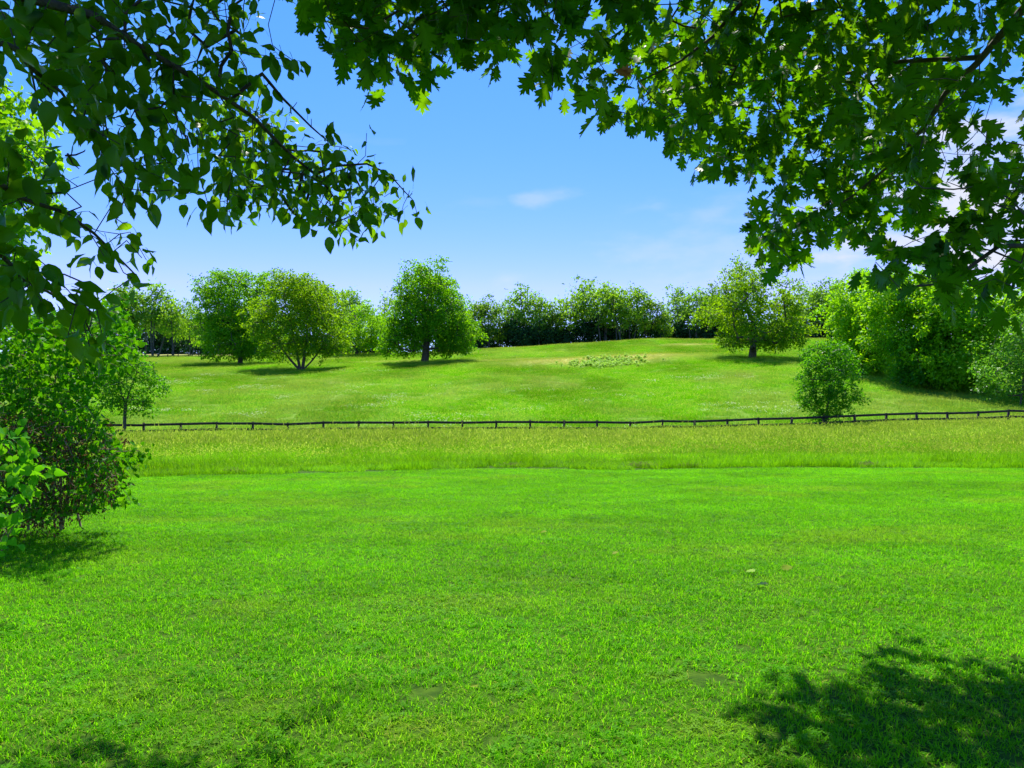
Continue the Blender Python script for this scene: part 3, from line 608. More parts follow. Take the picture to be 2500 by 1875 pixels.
row = [(300, 705, 0), (342, 696, 2), (384, 700, 0), (425, 722, 4), (462, 738, 1), (505, 760, 3),
       (775, 676, 2), (822, 690, 4), (862, 716, 0), (935, 712, 1), (1125, 742, 4), (1150, 735, 1), (1195, 718, 3), (1240, 728, 1), (1271, 707, 0), (1316, 708, 2), (1345, 745, 3),
       (1385, 712, 4), (1430, 690, 0), (1475, 684, 2), (1508, 690, 4), (1535, 692, 1), (1572, 714, 3), (1612, 752, 1), (1655, 706, 0), (1695, 698, 2), (1732, 692, 3), (1770, 712, 4), (1960, 690, 1), (2008, 686, 2), (2048, 688, 0), (1090, 738, 2)]
say = ['leftmost tall thin tree behind the far field fence', 'tallest of the airy trees at the left end of the row', 'airy tree with bare lower stems right of the tallest left one', 'yellowish airy tree left of the bright lumpy meadow tree', 'lower airy tree near the left edge of the lumpy meadow tree', 'short tree half hidden behind the lumpy bright meadow tree',
       'pale wispy tree rising above the multi-stem tree', 'pale tree just right of the wisp above the multi-stem tree', 'rounded pale tree above the low domed tree', 'grey green tree left of the thick-trunked meadow tree', 'low tree in the row touching the thick-trunked tree', 'second low tree right of the thick-trunked tree', 'narrow pointed tree in the first rise of the row', 'small tree before the first pair of pointed crowns', 'left of the two pointed crowns right of the thick-trunked tree', 'right of the two pointed crowns, leaning outward', 'short tree at the left side of the first dip in the row',
       'tree at the right side of the first dip in the row', 'left tree of the tallest group at the middle of the row', 'tallest wispy tree at the middle of the row', 'second of the tallest middle trees, sky between its stems', 'right tree of the tallest middle group', 'tree stepping down to the second dip in the row', 'shortest tree in the second dip of the row', 'first tree right of the second dip', 'dense tree midway between the second dip and the spreading tree', 'tree just left of the spreading meadow tree', 'tree directly behind the left crown of the spreading tree', 'tree behind the right crown of the spreading tree', 'tree in the gap between spreading tree and right woodland', 'tree behind the left shoulder of the right woodland', 'low tree hidden behind the right crown of the thick-trunked tree']
used = set()
rr = np.random.default_rng(99)
for (u, v, k), lab in zip(row, say):
    Y = (232 if u < 520 else 222) + rr.uniform(-5, 7); x = at(u, v, Y)[0]; z0 = float(terrain(x, Y)); H = (at(u, v, Y)[2] - z0) * 1.07
    sc_ = (H / 15.2 * rr.uniform(.85, 1.1), H / 15.2 * rr.uniform(.85, 1.1), H / 15.2); rz = rr.uniform(0, 6.28)
    if k in used: o = copy_thing(kinds[k], (x, Y, z0), sc_, rz)
    else: o = kinds[k]; used.add(k); o.location = (x, Y, z0); o.scale = sc_; o.rotation_euler = (0, 0, rz)
    o['label'] = lab
# dark undergrowth that fills the foot of the row
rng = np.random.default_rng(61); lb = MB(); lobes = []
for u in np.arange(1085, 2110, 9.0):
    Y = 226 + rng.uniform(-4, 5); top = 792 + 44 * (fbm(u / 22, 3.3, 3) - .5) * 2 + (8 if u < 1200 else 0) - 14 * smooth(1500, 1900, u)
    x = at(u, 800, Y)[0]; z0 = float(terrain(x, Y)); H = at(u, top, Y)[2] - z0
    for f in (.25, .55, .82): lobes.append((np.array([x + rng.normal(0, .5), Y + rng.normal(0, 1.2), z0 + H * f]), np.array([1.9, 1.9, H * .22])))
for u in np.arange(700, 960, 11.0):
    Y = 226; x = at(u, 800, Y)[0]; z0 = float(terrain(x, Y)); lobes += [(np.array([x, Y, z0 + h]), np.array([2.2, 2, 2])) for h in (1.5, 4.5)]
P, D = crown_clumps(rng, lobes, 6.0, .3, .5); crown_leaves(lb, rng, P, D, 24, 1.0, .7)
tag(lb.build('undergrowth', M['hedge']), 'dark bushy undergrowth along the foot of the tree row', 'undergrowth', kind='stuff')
# faint wood on the far left beyond the field
lb = MB(); lobes = []
for u in np.arange(60, 720, 10.0):
    Y = 330 + rng.uniform(-10, 14); x = at(u, 800, Y)[0]; z0 = float(terrain(x, Y)); H = at(u, 778 + 22 * (fbm(u / 34, 9.1, 3) - .5) * 2, Y)[2] - z0
    for f in (.03, .15, .45, .8): lobes.append((np.array([x, Y + rng.normal(0, 2), z0 + H * f]), np.array([3.6, 3.2, H * .24])))
P, D = crown_clumps(rng, lobes, 1.4, .2); crown_leaves(lb, rng, P, D, 24, 1.5, 1.1)
tag(lb.build('far_woods', M['hedge']), 'distant wood beyond the pale field at the far left', 'woods', kind='stuff')

# woodland edge on the right
WOOD = 'trees of the woodland edge on the right'
def wood_tree(seed, name, label, ub, vb, lobes, mat, depth, trunk_r=.22, leaf=.40):
    b = hit(ub, vb); rng = np.random.default_rng(seed); L = px_lobes(rng, b, lobes, depth)
    top = min(lobes, key=lambda l: l[1])
    return make_tree(seed, name, label, 'tree', b, L, M[mat], leaf, 12, 36, .66, [(stem(b - UP * .2, at(ub + 4, top[1] + 30, b[1]), (.3, 0, 0)), trunk_r, .08)], .03, group=WOOD, frac=.12)
wood_tree(71, 'woodland_tree', 'bright yellow-green tree at the left corner of the right woodland', 2105, 915, [(2045, 725, 26), (2075, 700, 30), (2110, 692, 34), (2050, 765, 34), (2095, 745, 46), (2140, 740, 40), (2070, 805, 40), (2115, 800, 46), (2060, 842, 26), (2110, 850, 46), (2150, 840, 40), (2125, 890, 34), (2155, 885, 30), (2075, 880, 26), (2095, 905, 22), (2130, 915, 22), (2060, 855, 24)], 'wood_tree', 4.0)
wood_tree(72, 'woodland_tree', 'tallest rounded tree of the right woodland, below the oak branch tip', 2200, 938, [(2150, 690, 32), (2190, 692, 36), (2235, 705, 38), (2160, 735, 42), (2215, 735, 50), (2180, 790, 50), (2240, 790, 46), (2180, 850, 46), (2235, 850, 44), (2190, 905, 36), (2235, 910, 34)], 'wood_tree', 4.0)
wood_tree(73, 'woodland_tree', 'dense dark-footed tree in the middle of the right woodland', 2300, 952, [(2270, 722, 40), (2320, 738, 40), (2270, 755, 48), (2330, 760, 50), (2280, 815, 50), (2335, 820, 46), (2280, 875, 46), (2335, 880, 44), (2290, 925, 34), (2335, 930, 32)], 'wood_tree', 4.0)
wood_tree(74, 'woodland_tree', 'woodland tree hanging under the dark oak leaves near the right edge', 2400, 962, [(2365, 760, 44), (2420, 770, 44), (2380, 790, 50), (2430, 795, 46), (2380, 855, 48), (2420, 865, 40), (2375, 915, 40), (2415, 925, 36), (2460, 760, 46), (2500, 740, 46), (2530, 770, 46)], 'wood_tree', 4.0)
wood_tree(75, 'leafy_bush', 'lower bright green bush standing out at the front of the right woodland', 2262, 948, [(2225, 830, 26), (2265, 815, 30), (2300, 835, 26), (2240, 868, 32), (2285, 870, 34), (2260, 908, 34), (2225, 915, 26), (2300, 915, 28), (2265, 932, 24)], 'sapling_leaf', 2.0, .1)
wood_tree(76, 'glossy_shrub', 'glossy pale green shrub cut by the right edge of the picture', 2490, 990, [(2455, 805, 22), (2490, 790, 30), (2530, 800, 34), (2450, 850, 28), (2495, 850, 40), (2540, 855, 40), (2440, 895, 28), (2485, 905, 36), (2530, 910, 40), (2420, 915, 16), (2450, 945, 24), (2490, 955, 30), (2530, 955, 30)], 'silver_leaf', 2.6, .1, .28)
wood_tree(77, 'woodland_tree', 'woodland tree behind the glossy shrub at the right edge', 2570, 960, [(2540, 700, 46), (2600, 700, 50), (2560, 760, 50), (2620, 770, 50), (2560, 830, 50), (2620, 850, 50), (2570, 900, 46), (2630, 910, 46)], 'wood_tree', 3.5)

# pale weeds on the mound in the meadow, tussocks along the mowing edge
rng = np.random.default_rng(81); b = hit(1480, 890); lb = MB(); sb = lb
for k in range(300):
    x = b[0] + rng.normal(0, 3.0) + .4; y = b[1] + rng.normal(0, 2.8); z = float(terrain(x, y)); h = rng.uniform(.3, .85)
    sb.tube([(x, y, z), (x + rng.normal(0, .08), y, z + h)], [.02, .008], 4); n = 26
    f = rng.uniform(.15, 1, n); th = rng.uniform(0, 6.28, n)
    d = np.c_[np.cos(th), np.sin(th), rng.uniform(-.1, .6, n)]; put_leaves(lb, rng, SPRAY, np.c_[x + 0 * f, y + 0 * f, z + h * f], d, np.c_[rng.normal(0, .3, (n, 2)) + [0, -.35], np.ones(n)], (.55 - .25 * f) * rng.uniform(.7, 1.1, n), rng.random(n))
tag(lb.build('weeds', M['weed_leaf']), 'patch of tall pale green weeds on the straw-coloured mound in the meadow', 'weeds', kind='stuff')
print('MOUND', b)
for (u, v, w, lab) in ((1250, 1139, .22, 'small grey tussock of cut hay at the lawn edge, leftmost of three mid-picture'), (1570, 1140, .34, 'largest brown heap of cut hay at the lawn edge'), (1676, 1140, .28, 'brown heap of cut hay right of the largest one'), (2116, 1138, .25, 'pale flattened hay heap at the lawn edge below the young tree'), (566, 1156, .2, 'small pale hay heap at the lawn edge near the left shrub')):
    d = -EYE / ray(u, v)[2]; q = np.array([0, 0, EYE]) + ray(u, v) * d; mb = MB(); n = 420; th = rng.uniform(0, 6.28, n); rr_ = np.sqrt(rng.random(n)) * w
    pos = np.c_[q[0] + np.cos(th) * rr_ * 1.5, q[1] + np.sin(th) * rr_ * .7, float(terrain(q[0], q[1])) + .02 + .30 * w * np.sqrt(np.clip(1 - (rr_ / w) ** 2, 0, 1)) * rng.uniform(.5, 1, n)]
    dd = np.c_[rng.normal(size=(n, 2)), rng.normal(.1, .25, n)]; put_leaves(mb, rng, [(SPRAY[0][0] * [1, .12, 1], SPRAY[0][1])], pos, dd, rand_dir(rng, n) + UP, rng.uniform(.08, .22, n), rng.random(n))
    tag(mb.build('hay_heap', M['hay'], loc=q), lab, 'hay heap', 'heaps of cut hay along the mowing edge')

# ------------------------------------------------------------------ fences
def fence(label, pts, hgt, spacing, rails, pw, board, rows_per=2):
    pts = np.asarray(pts, float); root = thing('rail_fence', label, 'fence', ground(*pts[0])); seg = np.linalg.norm(np.diff(pts, axis=0), axis=1); L = np.r_[0, np.cumsum(seg)]
    S = np.arange(0, L[-1], spacing); PX = np.interp(S, L, pts[:, 0]); PY = np.interp(S, L, pts[:, 1]); Z = terrain(PX, PY); rng = np.random.default_rng(int(L[-1] * 10))
    jz = rng.normal(0, .026, len(S))
    for i in range(len(S)):
        a = nrm(np.array([PX[min(i + 1, len(S) - 1)] - PX[max(i - 1, 0)], PY[min(i + 1, len(S) - 1)] - PY[max(i - 1, 0)], 0])); nn = np.array([-a[1], a[0], 0]); lean = np.array([rng.normal(0, .028), rng.normal(0, .028), 1])
        mb = MB(); h = hgt + .03 + jz[i] + (.05 if rng.random() < .3 else 0); c = np.array([PX[i], PY[i], Z[i]])
        mb.box(c + lean * (h / 2 - .15), a * pw, nn * pw, lean * (h / 2 + .15)); mb.box(c + lean * (h + .012), a * pw * .7, nn * pw * .7, lean * .0119); mb.build('post', M['fence'], root)
    for i in range(0, len(S) - 1, rows_per):
        j = min(i + rows_per, len(S) - 1); k0 = np.arange(i, j + 1)
        for ri, rh in enumerate(rails):
            mb = MB(); tilt_ = rng.normal(0, .012)
            for q in range(i, j):
                A = np.array([PX[q], PY[q], Z[q] + rh + jz[q] + tilt_]); B = np.array([PX[q + 1], PY[q + 1], Z[q + 1] + rh + jz[q + 1] + tilt_]); dd = (B - A) / 2; nn = nrm(np.array([-dd[1], dd[0], 0])); g = .996 if (q in (i, j - 1)) else 1
                off = -nn * (pw + .021) 
                mb.box((A + B) / 2 + off, dd * g, nn * .02, UP * board)
            mb.build('rail', M['fence'], root)
    return root
fence('dark weathered post and rail fence crossing the tall grass at the foot of the hill', [(-40, 50.4), (-26, 51.6), (0, 53.8), (14, 55.2), (26, 56.0), (40, 57.2), (52, 58.4)], 1.17, 2.44, (1.10, .68, .28), .068, .085, 2)
fence('distant rail fence on the far side of the meadow at the left', [(-150, 207), (-96, 210), (-60, 213)], 1.25, 2.8, (1.12, .74, .36), .09, .08, 3)

# ------------------------------------------------------------------ foreground foliage: helpers
def in_poly(P, poly):
    x, y = P[:, 0], P[:, 1]; q = np.asarray(poly, float); c = np.zeros(len(P), bool); j = len(q) - 1
    for i in range(len(q)):
        s = ((q[i, 1] > y) != (q[j, 1] > y)) & (x < (q[j, 0] - q[i, 0]) * (y - q[i, 1]) / (q[j, 1] - q[i, 1] + 1e-9) + q[i, 0]); c ^= s; j = i
    return c
def darts(rng, poly, r, holes=(), tries=9000):
    q = np.asarray(poly, float); lo, hi = q.min(0), q.max(0); P = rng.uniform(lo, hi, (tries, 2)); P = P[in_poly(P, poly)]
    for h in holes: P = P[~in_poly(P, h)]
    keep = []
    K = np.zeros((0, 2))
    for p in P:
        rr_ = r(p) if callable(r) else r
        if len(K) == 0 or np.min(((K - p) ** 2).sum(1)) > rr_ ** 2: K = np.vstack([K, p])
    return K
def leafy(rng, lb, pb, ends, outd, per, temps, size, pet, hang, spread, mat=0, rspread=1.0, rbase=None, jit=.03):
    """sprays of leaves round each twig end, every leaf on its own thin stalk"""
    n = len(ends); nl = rng.poisson(per, n).clip(2); idx = np.repeat(np.arange(n), nl); k = len(idx)
    side = rng.normal(size=(k, 3)); d0 = nrm(side * spread + outd[idx] * .8 + np.array([0, 0, -.25 * hang]))
    st = ends[idx] - outd[idx] * rng.uniform(0, .09, k)[:, None] + rng.normal(0, jit, (k, 3)); pl = pet * rng.uniform(.5, 1.3, k)
    p1 = st + d0 * pl[:, None]
    d = nrm(d0 * .7 + side * .35 + np.array([0, 0, -hang]) * rng.uniform(.5, 1.4, k)[:, None])
    nn = nrm(rng.normal(size=(k, 3)) + np.array([0, -.45, .55])); base = rng.random(n)
    put_leaves(lb, rng, temps, p1, d, nn, size * rng.uniform(.6, 1.18, k), np.clip(.5 * base[idx] + .5 * rng.random(k), 0, 1), mat)
    w = .0011
    s = nrm(np.cross(d0, rng.normal(size=(k, 3)))) * w
    mid = (st + p1) / 2 + UP * pet * .06
    V = np.stack([st - s, st + s, mid - s, mid + s, p1 - s * .8, p1 + s * .8], 1)
    pb.add(V.reshape(-1, 3), (np.arange(k)[:, None, None] * 6 + np.array([[0, 1, 3, 2], [2, 3, 5, 4]])[None]).reshape(-1, 4), .5, 0)
    return p1, d

# ------------------------------------------------------------------ pear tree at the left, its trunk outside the picture
rng = np.random.default_rng(101)
s1 = lambda L: [(x / 2.107, y / 2.107) for x, y in L]
PA = s1([(480, -60), (1300, -60), (1330, 50), (1270, 150), (1240, 260), (1330, 400), (1390, 500), (1340, 560), (1420, 640), (1560, 760), (1700, 760), (1860, 760), (1940, 830), (1930, 920), (2000, 1000), (2010, 1080), (1950, 1160), (1860, 1180), (1830, 1280), (1780, 1180), (1690, 1160), (1620, 1140), (1580, 1030), (1500, 1050), (1400, 1080), (1280, 1080), (1160, 1120), (1060, 1060), (1000, 980), (900, 1000), (830, 1040), (760, 1030), (660, 1020), (600, 980), (640, 880), (560, 800), (480, 800), (490, 760), (600, 680), (480, 700), (420, 690), (450, 620), (350, 520), (320, 470), (340, 430), (240, 340), (200, 250), (100, 220), (0, 300), (-80, 250), (-80, -60)])
HA = [s1(h) for h in ([(80, 240), (230, 265), (310, 440), (290, 560), (210, 640), (130, 420)], [(455, 10), (600, -40), (600, 130), (500, 170)], [(600, 230), (650, 240), (630, 330), (590, 320)], [(740, 530), (800, 510), (800, 620), (750, 640)], [(620, 760), (700, 780), (660, 880), (620, 850)], [(250, 150), (290, 130), (290, 220), (250, 230)], [(730, 70), (880, 70), (880, 190), (760, 210)], [(330, 330), (370, 340), (360, 420), (330, 400)])]
PB = s1([(-80, 700), (60, 720), (240, 750), (330, 810), (330, 880), (400, 950), (430, 1040), (470, 1130), (550, 1170), (610, 1170), (690, 1180), (700, 1250), (660, 1290), (740, 1300), (780, 1390), (720, 1430), (620, 1430), (530, 1330), (480, 1290), (440, 1240), (380, 1260), (360, 1180), (250, 1200), (180, 1160), (60, 1080), (-80, 1080)])
PC = [(-40, 565), (70, 600), (150, 640), (210, 690), (262, 745), (268, 800), (250, 850), (225, 870), (200, 830), (130, 810), (110, 750), (40, 740), (-40, 760)]
sk = Skeleton()
TP = np.array([-3.9, 1.9, -.1])
sk.limb([TP, TP + [.05, .05, 1.2], TP + [.2, .15, 2.2], TP + [.35, .3, 3.2], TP + [.7, .5, 4.3], TP + [1.0, .9, 5.6]], .14, .03, sub=4)
def dpear(u, v): return 1.75 + 2.55 * np.clip(u / 1000, -.1, 1)
L1 = sk.limb([TP + [.3, .25, 2.9], at(-60, -40, 1.8), at(228, 38, 2.25), at(332, 109, 2.6), at(498, 204, 3.05), at(617, 285, 3.35), at(712, 380, 3.65), at(783, 437, 3.85), at(821, 489, 3.95)], .017, .004, attach=8, sub=4)
sk.limb([at(560, 246, 3.2), at(640, 180, 3.35), at(690, 240, 3.5), at(760, 310, 3.7), at(800, 345, 3.8)], .010, .003, attach=L1[20], sub=3)
sk.limb([at(770, 425, 3.8), at(820, 405, 3.9), at(895, 400, 4.1), at(950, 425, 4.2), at(990, 470, 4.25), at(1010, 490, 4.3)], .008, .002, attach=L1[26], sub=3)
L2 = sk.limb([TP + [.3, .2, 2.6], at(-80, 70, 1.55), at(40, 120, 1.8), at(80, 170, 1.95), at(150, 225, 2.2), at(200, 300, 2.4)], .011, .003, attach=7, sub=4)
L3 = sk.limb([TP + [.12, .1, 1.6], at(-60, 400, 2.0), at(40, 480, 2.3), at(160, 520, 2.6), at(230, 570, 2.8), at(290, 630, 2.95), at(330, 670, 3.05)], .010, .003, attach=5, sub=4)
L4 = sk.limb([TP + [.1, .1, 1.4], at(-60, 560, 2.0), at(0, 620, 2.2), at(60, 680, 2.4), at(130, 720, 2.6), at(220, 760, 2.8)], .010, .003, attach=4, sub=4)
lb = MB(); pb = MB()
def cloud(poly, holes, r, depth, jitter):
    Q = darts(rng, poly, r, holes); return np.array([at(u, v, depth(u, v) + rng.uniform(-jitter, jitter)) for u, v in Q])
tg = [cloud(PA, HA, 42, lambda u, v: dpear(u, v), .25), cloud(PA, HA, 34, lambda u, v: dpear(u, v) + .5 + 1.25 * max(0, u - 400) / 500, .45),
      cloud(PB, [], 53, lambda u, v: 2.2 + .9 * u / 330, .25), cloud(PB, [], 53, lambda u, v: 2.7 + .9 * u / 330, .25), cloud(PC, [], 46, lambda u, v: 2.3 + .5 * u / 250, .2), cloud(PC, [], 52, lambda u, v: 2.6 + .5 * u / 250, .2)]
tg.append(cloud([(440, 270), (600, 225), (700, 290), (740, 400), (640, 425), (500, 390)], [], 22, lambda u, v: 5.6, .25))  # leaves added behind the limb to cast the lower-left lawn shadow
tg.append(cloud([(640, 380), (760, 370), (860, 400), (930, 440), (950, 520), (900, 560), (860, 575), (760, 550), (680, 520), (560, 500), (520, 470)], [], 30, lambda u, v: 3.9, .4))
tg.append(np.array([at(895, 325, 4.0), at(1000, 465, 4.3), at(985, 500, 4.25), at(975, 540, 4.2), at(1020, 530, 4.3), at(690, 130, 3.1), at(655, 60, 2.9), at(720, 150, 3.15), at(665, 110, 3.0), at(725, 250, 3.6), at(760, 290, 3.7), at(800, 330, 3.8)]))
T = np.concatenate(tg); od = sk.join(rng, T, .12, .05, .03)
# upper crown above the picture, which shades what hangs below it
TU = np.c_[rng.uniform(-5.2, -.4, 620), rng.uniform(1.2, 6.0, 620), rng.uniform(3.4, 5.8, 620)]
TU = TU[(TU[:, 2] - EYE) / TU[:, 1] > .68]; gy = TU[:, 1] - TU[:, 2] / 1.88; TU = TU[(gy < 2.1) | ((TU[:, 0] < -1.75) & (gy < 2.85)) | ((TU[:, 0] < -2.6) & (gy < 4.6))]
ou = sk.join(rng, TU, .3, .05, .03)
pear = thing('pear_tree', 'leafy pear tree whose branches hang in from the upper left, trunk out of view', 'tree', TP)
leafy(rng, lb, pb, T, od, 3.9, PEAR, .082, .042, .85, .75)
leafy(rng, lb, pb, TU, ou, 24, PEAR, .11, .05, .6, 1.2, jit=.16)
mb = MB(); sk.mesh(mb, .0017, .42, 5, .008)
for pts in ([(75, 165), (82, 200), (92, 250), (105, 300), (112, 350)], [(92, 235), (105, 250), (108, 280), (138, 290)], [(82, 185), (100, 205), (135, 225)], [(90, 192), (118, 218), (125, 232)], [(160, 380), (185, 378), (205, 370), (208, 366)], [(165, 375), (178, 400), (193, 412)], [(310, 440), (312, 470), (298, 500), (290, 520), (285, 535), (300, 545), (312, 542)], [(288, 530), (276, 535)]):
    z0 = dpear(pts[0][0], 0) + .1; mb.tube([at(u, v, z0 + .03 * i) for i, (u, v) in enumerate(pts)], np.linspace(.0035, .0014, len(pts)), 5)
mb.build('trunk', M['dark_bark'], pear, smooth_shade=True); cr_ = lb.build('crown', M['pear_leaf'], pear); pb.build('leaf_stalks', M['sapling_leaf'], pear)

# ------------------------------------------------------------------ oak at the right, its trunk outside the picture
rng = np.random.default_rng(202)
OA = [(735, 10), (745, -60), (1420, -60), (1385, 10), (1360, 50), (1335, 60), (1320, 85), (1290, 90), (1240, 100), (1215, 130), (1170, 110), (1110, 95), (1075, 105), (1060, 165), (1020, 170), (985, 160), (950, 185), (930, 160), (890, 120), (850, 135), (830, 105), (800, 75), (765, 55)]
OB = [(1440, -60), (2560, -60), (2560, 740), (2420, 715), (2350, 725), (2300, 720), (2290, 680), (2240, 670), (2180, 660), (2140, 625), (2200, 600), (2260, 560), (2330, 520), (2390, 470), (2330, 500), (2270, 480), (2230, 520), (2190, 510), (2110, 520), (2100, 545), (2050, 560), (1980, 560), (1945, 610), (1930, 640), (1890, 620), (1850, 600), (1845, 560), (1880, 500), (1930, 450), (1905, 390), (1850, 350), (1840, 400), (1780, 400), (1720, 400), (1700, 360), (1670, 320), (1610, 300), (1560, 320), (1520, 260), (1450, 270), (1400, 215), (1350, 185), (1290, 140), (1330, 120), (1400, 110), (1450, 70), (1500, 60)]
OH = [[(2400, 90), (2520, 70), (2520, 320), (2430, 350), (2380, 260)], [(2245, 320), (2360, 325), (2350, 440), (2260, 420)], [(2255, 455), (2390, 450), (2360, 565), (2270, 565)], [(2360, 550), (2485, 550), (2470, 655), (2375, 655)], [(1500, 30), (1560, 20), (1560, 80), (1510, 80)], [(2060, 60), (2110, 60), (2110, 120), (2070, 120)], [(1930, 430), (1990, 430), (2010, 500), (1950, 520)], [(1620, 60), (1680, 40), (1670, 110), (1630, 120)], [(2380, 430), (2500, 330), (2500, 400), (2430, 460)]]
FAR = [(1560, 30), (2200, 30), (2330, 200), (2280, 480), (2220, 530), (2110, 570), (2060, 560), (1980, 570), (1950, 640), (1900, 640), (1850, 610), (1850, 550), (1890, 500), (1930, 460), (1900, 390), (1850, 350), (1840, 410), (1780, 410), (1720, 410), (1690, 350), (1610, 270)]
LR = [(2130, 640), (2180, 610), (2250, 570), (2330, 500), (2390, 430), (2440, 400), (2560, 390), (2560, 740), (2420, 715), (2340, 725), (2300, 720), (2285, 680), (2220, 665)]
TO = np.array([5.4, 4.4, -.1]); sk = Skeleton()
B0 = sk.limb([TO, TO + [-.03, 0, 1.5], TO + [-.08, .05, 3.0], TO + [-.2, .1, 4.6], TO + [-.4, .2, 6.4], TO + [-.6, .3, 8.5]], .24, .07, sub=4)
A1 = sk.limb([TO + [-.15, .08, 3.9], at(2620, -120, 4.6), at(2490, 30, 4.9), at(2385, 155, 5.2), at(2310, 225, 5.4), at(2270, 290, 5.5), at(2200, 380, 5.8), at(2080, 480, 6.0), at(1960, 550, 6.2)], .034, .006, attach=B0[10], sub=4)
sk.limb([at(2400, 140, 5.2), at(2200, 150, 5.6), at(2000, 195, 6.0), at(1890, 200, 6.3)], .02, .005, attach=A1[11], sub=4)
A2 = sk.limb([TO + [-.2, .1, 4.6], at(2560, -350, 4.6), at(2200, -230, 4.7), at(1900, -60, 4.8), at(1812, 5, 4.85), at(1740, 90, 4.9), at(1660, 150, 4.9), at(1560, 200, 4.8)], .030, .004, attach=B0[12], sub=4)
sk.limb([at(1900, -60, 4.8), at(1600, -120, 4.4), at(1300, -60, 4.1), at(1050, -20, 3.9), at(900, 70, 3.85), at(820, 60, 3.85)], .016, .003, attach=A2[12], sub=4)
A3 = sk.limb([TO + [-.05, .02, 2.2], at(2700, 600, 4.0), at(2520, 600, 4.0), at(2440, 600, 4.0), at(2370, 650, 4.0), at(2320, 690, 4.0), at(2225, 700, 3.95), at(2205, 712, 3.95)], .018, .003, attach=B0[6], sub=4)
sk.limb([at(2225, 700, 3.95), at(2210, 718, 3.95), at(2192, 735, 3.95)], .004, .002, attach=A3[24], sub=2)
tg = [cloud(OA, [], 46, lambda u, v: 3.9, .3), cloud(OA, [], 44, lambda u, v: 4.5, .35),
      cloud(OB, OH + [[(1880, 420), (2120, 380), (2280, 480), (2120, 640), (1800, 680)], [(2120, 560), (2560, 380), (2560, 760), (2100, 760)], [(1690, 300), (2000, 120), (2060, 400), (1700, 430)]], 52, lambda u, v: 4.6 + .3 * np.sin(u / 130), .45),
      cloud(FAR, OH, 33, lambda u, v: 6.0, .45), cloud(FAR, OH, 36, lambda u, v: 6.7, .45), cloud(OB, OH + [LR, [(1690, 300), (2000, 120), (2060, 400), (1700, 430)]], 78, lambda u, v: 5.4, .4),
      cloud(LR, OH, 56, lambda u, v: 3.9, .3), cloud(LR, OH, 60, lambda u, v: 4.4, .4)]
T = np.concatenate(tg); od = sk.join(rng, T, .16, .05, .02)
TU = np.c_[rng.uniform(-1.8, 7.5, 1300), rng.uniform(1.0, 7.5, 1300), rng.uniform(4.6, 7.8, 1300)]  # unseen upper leaves added to shade the hanging ones and the lawn corner
TU = TU[(TU[:, 2] - EYE) / TU[:, 1] > .62]; gy = TU[:, 1] - TU[:, 2] / 1.88
TU = TU[(gy < 3.0) | ((TU[:, 0] > 2.6) & (gy < 3.0 + .40 * (TU[:, 0] - 2.6)))]; TU = TU[TU[:, 1] < 6.2]; gy = TU[:, 1] - TU[:, 2] / 1.88; TU = TU[(gy < 2.9) | (rng.random(len(TU)) < .5)]
ou = sk.join(rng, TU, .4, .05, .02)
oak = thing('oak_tree', 'oak with lobed leaves hanging in from the upper right, trunk out of view', 'tree', TO)
lb = MB(); pb = MB()
leafy(rng, lb, pb, T, od, 5.3, OAK, .165, .04, .75, .8, jit=.05)
leafy(rng, lb, pb, TU, ou, 22, OAK, .2, .05, .4, 1.3, jit=.3)
mb = MB(); sk.mesh(mb, .0022, .42, 5, .012)
for pts, z0 in (([(1332, 0), (1338, 40), (1345, 90), (1348, 150), (1350, 215), (1346, 245)], 4.2), ([(2470, 140), (2430, 180), (2425, 230), (2400, 310)], 4.6), ([(2392, 140), (2390, 230), (2370, 280)], 5.0), ([(2500, 355), (2450, 345), (2435, 325), (2445, 290)], 4.4), ([(2335, 330), (2338, 380), (2332, 425)], 5.4)):
    mb.tube([at(u, v, z0 + .03 * i) for i, (u, v) in enumerate(pts)], np.linspace(.004, .0015, len(pts)), 5)
mb.build('trunk', M['bark'], oak, smooth_shade=True); lb.build('crown', M['oak_leaf'], oak); pb.build('leaf_stalks', M['dark_bark'], oak)
lb = MB(); put_leaves(lb, rng, OAK, np.array([at(1500, 172, 4.3), at(1512, 176, 4.32)]), np.array([[1, 0, -.1], [1, .2, .3]]), np.array([[0, -1, .4], [.2, -1, .2]]), np.array([.12, .10]), np.array([.3, .9]))
tag(lb.build('dead_leaf', M['dead_leaf'], oak), 'rust orange dead leaves')

# ------------------------------------------------------------------ shrubs at the left
rng = np.random.default_rng(303)
SH = [(-60, 770), (60, 765), (130, 780), (200, 770), (250, 745), (300, 760), (335, 820), (325, 880), (290, 895), (245, 925), (215, 960), (225, 1020), (295, 1085), (325, 1110), (300, 1150), (285, 1190), (300, 1215), (245, 1230), (185, 1245), (140, 1265), (-60, 1275)]
base = ground(at(90, 1290, 10.6)[0], 10.6); sk = Skeleton()
for k in range(13):
    a = rng.uniform(-.55, .75); b_ = base + [rng.uniform(-.7, .5), rng.uniform(-.4, .5), -.05]
    top = at(rng.uniform(-40, 290), rng.uniform(790, 1050), 10.3 + rng.uniform(-.9, .8))
    sk.limb(stem(b_, top, (rng.normal(0, .12), rng.normal(0, .12), .25), 5), rng.uniform(.012, .022), .005, sub=2)
tg = [cloud(SH, [], 16, lambda u, v: 9.3, .5), cloud(SH, [], 17, lambda u, v: 10.1, .5), cloud(SH, [], 19, lambda u, v: 10.8, .4)]
low = cloud([(-20, 1000), (280, 1060), (290, 1180), (240, 1230), (150, 1275), (-20, 1290)], [], 8, lambda u, v: 9.7, .8)
T = np.concatenate(tg); keep = np.ones(len(T), bool)
pv = 1012 - (T[:, 2] - EYE) / T[:, 1] * F; pu = 1250 + T[:, 0] / T[:, 1] * F
